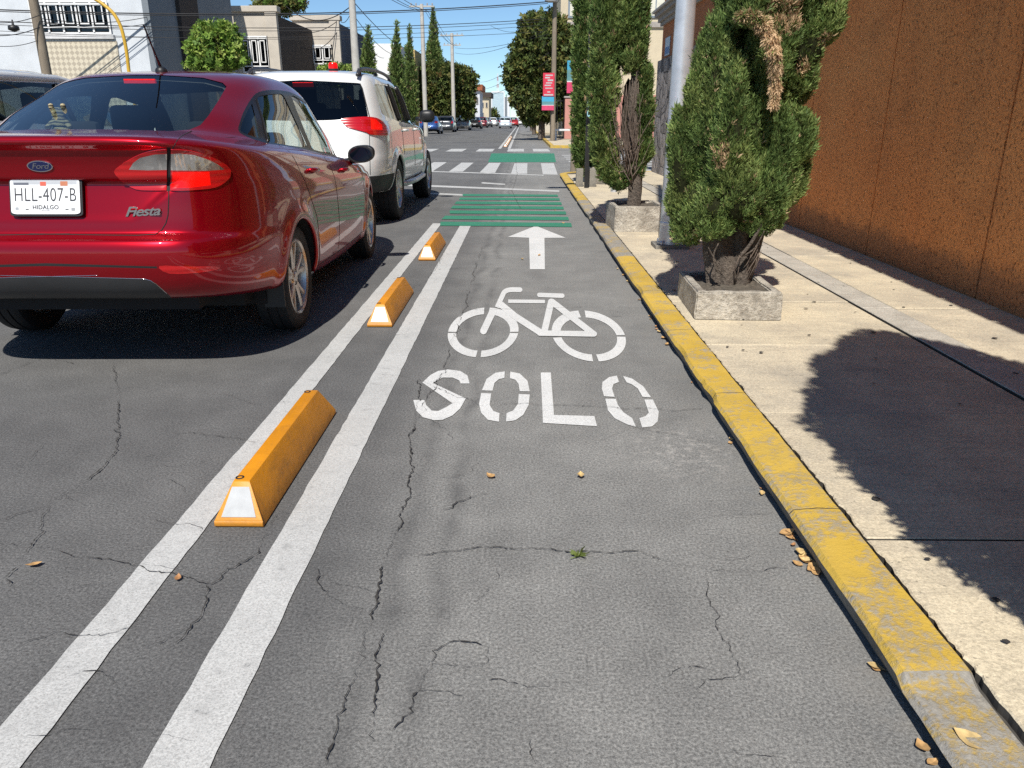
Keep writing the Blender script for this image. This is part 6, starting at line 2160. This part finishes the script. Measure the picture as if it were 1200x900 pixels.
def grille_window(parent, x0, x1, z0, z1, y, nx, bars=True, name='window'):
    """framed window on a wall facing the viewer, with white iron grille of nested rectangles."""
    f = MB(); t_ = .07
    f.box(x0, x1, y-.04, y-.003, z0, z1, ROOM)
    w = f.build(name, parent)
    f = MB(); f.box(x0+.03, x1-.03, y-.062, y-.055, z0+.03, z1-.03, DARKPANE); f.build('pane', w)
    f = MB()
    f.box(x0-t_, x1+t_, y-.10, y-.065, z1, z1+t_, WGRILLE); f.box(x0-t_, x1+t_, y-.10, y-.065, z0-t_, z0, WGRILLE)
    f.box(x0-t_, x0, y-.10, y-.066, z0+.001, z1-.001, WGRILLE); f.box(x1, x1+t_, y-.10, y-.066, z0+.001, z1-.001, WGRILLE)
    f.build('frame', w)
    g_ = MB(); s = (x1-x0)/nx; b_w = .035
    for k in range(nx):
        a, c = x0+k*s, x0+(k+1)*s
        if k: g_.box(a-b_w, a+b_w, y-.13, y-.105, z0, z1, WGRILLE)
        zl = z0+(z1-z0)*.16
        a2, c2, l2, h2 = a+s*.20, c-s*.20, zl+(z1-zl)*.12, z1-(z1-zl)*.10
        for (p0, p1, q0, q1) in ((a2, c2, h2-b_w*1.3, h2), (a2, c2, l2, l2+b_w*1.3), (a2, a2+b_w*1.2, l2+b_w*1.31, h2-b_w*1.31), (c2-b_w*1.2, c2, l2+b_w*1.31, h2-b_w*1.31)):
            g_.box(p0, p1, y-.16, y-.131, q0, q1, WGRILLE)
    g_.box(x0, x1, y-.19, y-.161, z0+(z1-z0)*.14, z0+(z1-z0)*.14+.05, WGRILLE)
    g_.box(x0, x1, y-.19, y-.161, z1-.10, z1-.04, WGRILLE)
    g_.build('grille', w)
    return w

# first house: pale front with grilled window over a tiled panel; flank coloured dark to stand for its shaded side
X1 = at_y(171, 40, 33).x
h1 = thing('house', 'pale grey house at the far left with white grilled window above a beige tiled panel', 'house', (X1, 33, .12))
q = MB(); q.box(-14, 0, 0, .4, 0, 9, PALE); q.box(-14, -.4, .401, 9, 0, 9, PALE); q.build('wall', h1)
q = MB(); q.box(.001, .25, .003, 9.4, 0, 9, SLATE); q.build('flank', h1)
q = MB(); q.box(.253, .42, 2.6, 4.6, 0, 9, BROWN_AND_SHADE); q.build('pilaster', h1)
a, b = at_y(43, 40, 33).x-X1, at_y(130, 40, 33).x-X1
zt = at_y(90, 3, 33).z-.12; zb = at_y(90, 38, 33).z-.12
grille_window(h1, a, b, zb, zt, 0, 5)
q = MB(); q.box(a-.10, b+.15, -.14, -.003, zb-.24, zb-.09, SWH, bev=.01); q.build('sill', h1)
q = MB(); q.box(a-.05, b+.2, -.05, -.003, .4, zb-.32, LOZ); q.build('tiled_panel', h1)
q = MB(); q.box(-14, a-1.9, -.05, -.003, .4, zb-.6, LOZ); q.build('tiled_panel', h1)
grille_window(h1, a-.1, b+.1, zt+1.2, zt+2.6, 0, 5)

def front_house(label, px0, px1, Y, top_row, wall, flank, fd, win, seed):
    A, B = at_y(px0, 60, Y).x, at_y(px1, 60, Y).x
    h = thing('house', label, 'house', (B, Y, .12))
    w = B-A
    zt = at_y(px1, top_row, Y).z-.12
    q = MB(); q.box(-w, 0, 0, .35, 0, zt, wall); q.box(-w, -.30, .351, fd, 0, zt-.4, wall); q.build('wall', h)
    q = MB(); q.box(-.28, .02, .352, fd, 0, zt-.15, flank); q.build('flank', h)  # side wall takes a darker colour that imitates its shade
    q = MB(); q.box(-w-.1, .12, -.14, .50, zt, zt+.28, wall, bev=.03); q.build('parapet', h)
    q = MB(); q.box(-.55, .03, -.10, -.003, 0, zt-.01, wall); q.build('pilaster', h)
    x0, x1 = at_y(win[0], 60, Y).x-B, at_y(win[2], 60, Y).x-B
    z1, z0 = at_y(win[0], win[1], Y).z-.12, at_y(win[0], win[3], Y).z-.12
    grille_window(h, x0, x1, z0, z1, 0, win[4])
    return h
front_house('taupe house with white grilled balcony window, second from the left', 276, 327, 43, 14, TAUPE, BROWN_AND_SHADE, 9, (285, 44, 314, 84, 3), 1)
front_house('taupe house with flank darkened to blue shade and white grilled window beside the concrete pole', 345, 399, 50, 24, TAUPE, FLANK_SHADE, 8, (357, 54, 389, 74, 3), 2)
# greenery on the roof of the second house and behind the four-by-four
O = (at_y(330, 20, 46).x, 46.0, at_y(330, 22, 46).z-.5)
broad_tree('shrub', 'tangle of green climber on the roof edge of the second taupe house', O, lob([(322,8,22,13),(345,4,14,10),(310,15,10,7)], 46, O), 61, 60, .16, [FI[2], FI[0], LI[1], FI[3]], trunk=(.4, .05))
O = (at_y(398, 84, 40).x, 40.0, .12)
broad_tree('shrub', 'clipped green hedge behind the roof of the white four-by-four', O, lob([(392,82,12,9),(408,83,11,7),(378,85,8,8),(398,92,20,10)], 40, O), 62, 60, .14, LI, trunk=(1.2, .08))
O = (at_y(252, 84, 29).x, 29.0, .05)
broad_tree('street_tree', 'small round bright green street tree in front of the darkened house flank', O, lob([(252,55,24,24),(238,62,17,18),(268,62,17,18),(250,72,24,14),(262,42,14,14),(242,42,13,12)], 29, O), 63, 330, .15, LI, trunk=(2.6, .07), lump=.45, depth=.42)

# poles on the left
pole('utility_pole', 'grey timber pole in front of the pale house at the far left', at_y(50, 60, 26).x, 26, 9.5, .15, .11, WOOD, ((8.6, 1.0),))
pole('utility_pole', 'pale concrete pole beside the house with the flank darkened to blue shade', at_y(416, 60, 36).x, 36, 9.0, .17, .11, CONC_POLE)
pole('utility_pole', 'slender white pole with crossarm in front of the dark cypresses', at_y(498, 120, 58).x, 58, 8.6, .16, .12, CONC_POLE, ((8.45, .85),))
pole('utility_pole', 'far concrete pole with crossarms standing by the round dark ficus', at_y(531.5, 130, 84).x, 84, 9.3, .2, .15, CONC_POLE, ((9.1, 1.2), (8.2, .9)))
# yellow curved signal arm
YEL = plain('signal_yellow', (.55,.33,.03), .45)
Y_ = 26
pa = [at_y(x, y, Y_) for x, y in ((151,84),(149,66),(146,48),(141,30),(133,16),(122,6),(108,-3),(85,-14),(40,-30))]
ar = thing('signal_arm', 'yellow curved traffic signal arm in front of the pale house', 'traffic signal', (pa[0].x+.05, Y_, .0))
q = MB(); q.tube([(0,0,0), (0,0,1.2)]+smooth_open([tuple(p-Vector((pa[0].x+.05, Y_, 0))) for p in pa], 5), .052, YEL, 12); q.build('arm', ar, True)
q = MB(); e = pa[-1]-Vector((pa[0].x+.05, Y_, 0)); q.box(e.x-.25, e.x+.10, -.15, .15, e.z+.06, e.z+.9, YEL, bev=.03)
q.build('signal_head', ar)
# lamp head hung on the cable at the far left
hl_ = thing('cable_lamp', 'dark lamp hanging on a cable at the far left', 'lamp', tuple(at_y(16, 33, 27)))
q = MB(); q.lathe([(.02,.25),(.04,.10),(.16,.06),(.17,-.05),(.001,-.12)], BLACK, 16); q.build('shade', hl_, True)

# cypresses and ficus down the left kerb
def spire(label, px, Y, top, bot, rx, seed, dens=120, size=.22):
    O = (at_y(px, bot, Y).x, Y, .12)
    spec = []
    h = bot-top
    n = 5
    for k in range(n):
        f = k/(n-1)
        cy = bot-h*(.12+.80*f); w = rx*(1-.82*f**1.3)
        spec.append((px+random.uniform(-1,1)*rx*.15, cy, w, h*.19))
    if rx > 7: spec += [(px-rx*.4, bot-h*.35, rx*.5, h*.28), (px+rx*.4, bot-h*.3, rx*.55, h*.26)]
    cypress_simple('cypress_tree', label, O, lob(spec, Y, O), None, seed, dens, size, 3, 'tall cypresses down the left kerb', (.16, .08, 2.0), fresh=-.1)
spire('dark cypress between the concrete pole and the white wall', 432, 52, 36, 96, 8, 71)
spire('tall pointed cypress at the right edge of the white wall', 465, 60, 34, 128, 9, 72)
spire('cypress with two tips left of the slender white pole', 480, 66, 42, 136, 9, 73)
spire('tallest narrow cypress rising above the round dark ficus', 509, 92, 18, 100, 9, 74, 90, .28)
O = (at_y(524, 140, 88).x, 88.0, .12)
broad_tree('ficus_tree', 'wide round dark ficus over the parked cars on the left', O, lob([(522,98,28,25),(500,106,18,27),(515,90,22,16),(536,94,22,17),(492,116,10,20),(503,110,20,27),(494,118,12,22),(540,112,16,22),(548,124,9,16),(520,122,26,16),(500,128,14,12),(512,90,18,14),(533,94,16,16)], 88, O), 64, 30, .34, FI, trunk=(3.0, .3))
O = (at_y(577, 148, 190).x, 190.0, .12)
broad_tree('ficus_tree', 'small distant tree beside the white building', O, lob([(578,136,6,8),(574,140,5,6),(582,140,4,5)], 190, O), 65, 8, .7, FI, trunk=(3.5, .3))

# buildings down the left side
def block(label, px0, px1, Y, top, wall, depth=12, wins=(), roof=None, extra=None):
    A, B = at_y(px0, 140, Y).x, at_y(px1, 140, Y).x
    zt = at_y(px1, top, Y).z-.12
    h = thing('building', label, 'building', (B, Y, .12))
    q = MB(); q.box(A-B, 0, 0, depth, 0, zt, wall); q.build('wall', h)
    if roof: q = MB(); q.box(A-B-.5, .5, -.5, depth, zt+.002, zt+.9, roof); q.build('roof', h)
    for (x0, y0, x1, y1) in wins:
        a, b = at_y(x0, y0, Y).x-B, at_y(x1, y0, Y).x-B
        z1, z0 = at_y(x0, y0, Y).z-.12, at_y(x0, y1, Y).z-.12
        f = MB(); f.box(a, b, -.12, -.003, z0, z1, GREY_TRIM); w = f.build('window', h)
        f = MB(); f.box(a+.1, b-.1, -.15, -.122, z0+.1, z1-.1, plain('pane', (.04,.05,.06), .15)); f.build('pane', w)
    return h
ww = block('plain white building wall behind the cypresses on the left', 433, 470, 74, 51, weathered('white_plaster', (.70,.71,.71), (.58,.58,.58), 1, .4), 14)
block('small yellow building part behind the twin cypress', 474, 489, 84, 58, weathered('yellow_plaster', (.52,.38,.16), (.40,.30,.14), 1, .4), 8)
block('dark low building behind the parked cars on the left', 500, 547, 112, 122, SLATE, 10, ((508,128,514,138),(522,128,530,138)))
block('bright orange building in the far left row', 545, 552, 120, 106, ORANGE_WALL, 10, ((546.5,118,548.5,126),))
block('white building with blue shade and red tiled roof in the far left row', 552, 562.5, 135, 106, weathered('white_plaster_b', (.62,.64,.68), (.45,.47,.52), .6, .5), 10, ((554,114,556.5,122),(558,114,560.5,122),(554,130,556,140)), TILE)
block('beige building with brown eaves in the far left row', 562.5, 573, 160, 114, CREAM, 12, ((564,120,567,126),(569,120,571.5,126),(564,132,567,140)), BROWN_AND_SHADE)
block('low pale shop front at the end of the far left row', 573, 588, 210, 140, CREAM, 10, ((575,143,578,148),(581,143,584,148)))
# distant glass tower and its slim neighbour
def glass_tower():
    m, t, b = nmat('tower_glass'); v = coords(t)
    bk = N(t, 'TexBrick'); bk.offset = 0; bk.inputs['Scale'].default_value = .30; bk.inputs['Mortar Size'].default_value = .035
    bk.inputs['Color1'].default_value = (.42,.54,.62,1); bk.inputs['Color2'].default_value = (.50,.62,.68,1); bk.inputs['Mortar'].default_value = (.62,.68,.70,1)
    mp = N(t, 'Mapping'); mp.inputs['Rotation'].default_value = (R(90), 0, 0); L(t, v, mp.inputs['Vector']); L(t, mp.outputs[0], bk.inputs['Vector'])
    L(t, bk.outputs[0], b.inputs['Base Color']); b.inputs['Roughness'].default_value = .18; b.inputs['Metallic'].default_value = .35
    return m
TG = glass_tower(); TWH = plain('tower_white', (.66,.68,.70), .5)
Yt = 700
def tower(label, px0, px1, top, parts):
    A, B = at_y(px0, 140, Yt).x, at_y(px1, 140, Yt).x
    zt = at_y(px0, top, Yt).z
    h = thing('tower', label, 'tower', ((A+B)/2, Yt, -.05))
    w = (B-A)/2
    q = MB(); q.box(-w, w, 0, 16, 0, zt, TG if parts else TWH); q.build('facade' if parts else 'wall', h)
    if parts:
        q = MB(); q.box(-w-.3, w+.3, -.4, 16, zt+.01, zt+1.2, TWH); q.build('roof_slab', h)
        for s in (-1, 1): q = MB(); q.box(s*w-.5, s*w+.5, -.5, -.01, 0, zt, TWH); q.build('edge_fin', h)
    else:
        q = MB(); q.box(-w-2.2, -w-.01, .5, 15, 0, zt-1, SLATE); q.build('dark_flank', h)
    return h, zt, w
tw, zt, w_ = tower('distant pale glass tower with rooftop mast at the end of the street', 576.5, 591, 108.5, True)
mx = at_y(583, 100, Yt).x-(at_y(576.5, 140, Yt).x+at_y(591, 140, Yt).x)/2
MASTR = plain('mast_red', (.45,.10,.08), .5)
ma = thing('mast', 'red and white lattice mast on top of the distant glass tower', 'mast', (tw.location.x+mx, Yt+6, zt+1.15))
zm = at_y(583, 86, Yt).z-zt-1.2
for k in range(5):
    a, b = zm*k/5, zm*(k+1)/5
    q = MB(); r0 = .75-.09*k
    for sx, sy in ((-1,-1),(1,-1),(1,1),(-1,1)): q.tube([(sx*r0, sy*r0, a), (sx*(r0-.09), sy*(r0-.09), b)], .16, TWH if k % 2 == 0 else MASTR, 5)
    for j in range(3): z = a+(b-a)*(j+.5)/3; q.tube([(-r0,-r0,z),(r0,-r0,z+.6),(r0,r0,z),(-r0,r0,z+.6),(-r0,-r0,z)], .10, TWH if k % 2 == 0 else MASTR, 4)
    q.build('section', ma)
tower('slim white tower with dark flank beside the distant glass tower', 594.5, 597.5, 112, False)

# ================================================================== overhead cables
CABLE = plain('cable_black', (.02,.02,.022), .6)
def cable(a, b, sag, rad, label, grp='overhead cables'):
    a, b = Vector(a), Vector(b)
    c = (a+b)/2
    pts = []
    for k in range(25):
        t = k/24
        p = a.lerp(b, t)-c; p.z -= sag*4*t*(1-t)
        pts.append(p)
    o = MB(); o.tube(pts, rad, CABLE, 6)
    ob = o.build('overhead_cable', None, True, loc=c)
    tag(ob, label, 'cable', grp)
LBL = 'thin black overhead cable crossing the sky'
def pc(x0, y0, Y0, x1, y1, Y1, sag=.25, rad=.012): cable(at_y(x0, y0, Y0), at_y(x1, y1, Y1), sag, rad, LBL)
for (x0, y0, x1, y1, r_) in ((-60,9,642,2,.024),(-60,11,642,4,.016),(-60,22,640,22,.016),(-60,26,640,25,.012),(-60,38,640,29,.010),(-60,33,635,37,.010)):
    pc(x0, y0, 30, x1, y1, 40.5, .35, r_)
for (x0, y0, Y0, x1, y1, Y1, s, r_) in ((416,4,36,466,52,60,.15,.018),(416,20,36,462,64,60,.3,.015),(416,34,36,450,68,60,.3,.014),(416,0,36,400,26,50,.3,.016),(416,3,36,330,2,46,.8,.02),
        (499,14,58,531,52,84,.4,.014),(502,14,58,533,54,84,.4,.014),(506,14,58,536,54,84,.4,.014),(508,12,58,515,30,60,.1,.014),(499,52,58,484,60,66,.25,.018),(499,56,58,478,64,66,.4,.014),
        (643,40,41,533,56,84,.3,.013),(643,34,41,533,62,84,.5,.013),(643,50,41,560,96,150,.6,.016),(643,62,41,560,104,150,.6,.016),(643,70,41,562,110,150,.8,.016),(643,30,41,575,30,70,.4,.012),
        (499,14,58,416,-30,36,.3,.014),(503,14,58,424,-30,36,.3,.014),(508,14,58,436,-30,36,.3,.014),(50,30,26,-40,36,24,.2,.014),(50,22,26,172,20,33,.15,.012),(50,25,26,172,28,33,.15,.012),(50,45,26,-40,47,24,.2,.010),(50,16,26,-40,20,24,.2,.012),
        (533,70,84,562,98,135,.3,.014),(533,74,84,575,118,160,.4,.014),(643,45,41,668,30,58,.2,.014),(643,10,41,660,-10,44,.2,.014),(330,36,46,396,36,50,1.0,.02),(330,30,46,396,24,50,.5,.02)):
    pc(x0, y0, Y0, x1, y1, Y1, s, r_)

# ================================================================== litter
DRY = [plain('dry_leaf', c, .8, var=.3, scale=60) for c in ((.42,.25,.10), (.34,.17,.07), (.50,.36,.16))]
def leaf_mesh(k):
    r = random.Random(k)
    bm = bmesh.new(); n = 8; L_ = r.uniform(.030, .056); w = L_*r.uniform(.22, .34); curl = r.uniform(.05, .30); fold = r.uniform(.15, .9)
    tw = r.uniform(-.6, .6); bend = r.uniform(-.25, .25)
    rows = []
    for i in range(n+1):
        t = i/n; hw = w*max(.02, math.sin(math.pi*t**.85))*(1+r.uniform(-.12,.12))
        z = curl*L_*(2*t-1)**2
        row = []
        for s in (-1, 0, 1):
            dz = abs(s)*hw*fold + s*hw*tw*(t-.3)
            row.append(bm.verts.new((s*hw+bend*L_*(t-.5)**2, (t-.5)*L_, z+dz+.0025)))
        rows.append(row)
    for a, b in zip(rows, rows[1:]):
        for k2 in range(2): bm.faces.new((a[k2], a[k2+1], b[k2+1], b[k2]))
    me = bpy.data.meshes.new('fallen_leaf'); bm.to_mesh(me); bm.free()
    me.materials.append(DRY[k % 3]); me.polygons.foreach_set('use_smooth', [True]*len(me.polygons))
    me.set_sharp_from_angle(angle=R(30))
    return me
LM = [leaf_mesh(k) for k in range(7)]
def leaf(x, y, z, sc=1.0, label='dry curled leaf lying in the gutter along the yellow kerb', group='dry leaves in the gutter'):
    o = bpy.data.objects.new('fallen_leaf', random.choice(LM)); link(o)
    o.location = (x, y, z); o.rotation_euler = (random.uniform(-.2,.2), random.uniform(-.2,.2), random.uniform(0, 6.28)); o.scale = (sc, sc, sc)
    tag(o, label, 'leaf', group)
for k in range(40):
    y = random.choice([random.uniform(1.80, 2.02), random.uniform(1.80, 2.02), random.uniform(1.15, 2.0), random.uniform(2.2, 6.6), random.uniform(4.0, 6.7)])
    leaf(.800-abs(random.gauss(0, .013)), y, .003, random.uniform(.45, .95))
for px, py in ((209,680),(680,560),(612,305),(632,300),(660,262),(650,247),(40,665),(575,560)):
    p = gnd(px, py); leaf(p.x, p.y, .005, .8, 'dry leaf lying on open asphalt away from the kerb', 'leaves on the asphalt')
p = gnd(1140, 858, .075); leaf(p.x, p.y, .052, 1.2, 'brown leaf lying on the grey end of the kerb', 'leaf on the kerb')
wd = thing('weed', 'small green weed growing from the crack in the cycle lane', 'weed', tuple(gnd(678, 652, .004)))
q = MB(); WEED = plain('weed_green', (.13,.17,.035), .7, var=.4)
for k in range(34):
    a = random.uniform(0, 6.28); l_ = random.uniform(.012, .034); t_ = random.uniform(.2, .9)
    c_, s_ = math.cos(a), math.sin(a)
    q.add([(-s_*.0015, c_*.0015, 0), (s_*.0015, -c_*.0015, 0), (c_*l_*t_+s_*.0015, s_*l_*t_-c_*.0015, l_*(1-t_)*.8+.003), (c_*l_*1.1, s_*l_*1.1, l_*(1-t_)*.8+.002)], [(0,1,2,3)], WEED)
q.build('blades', wd)
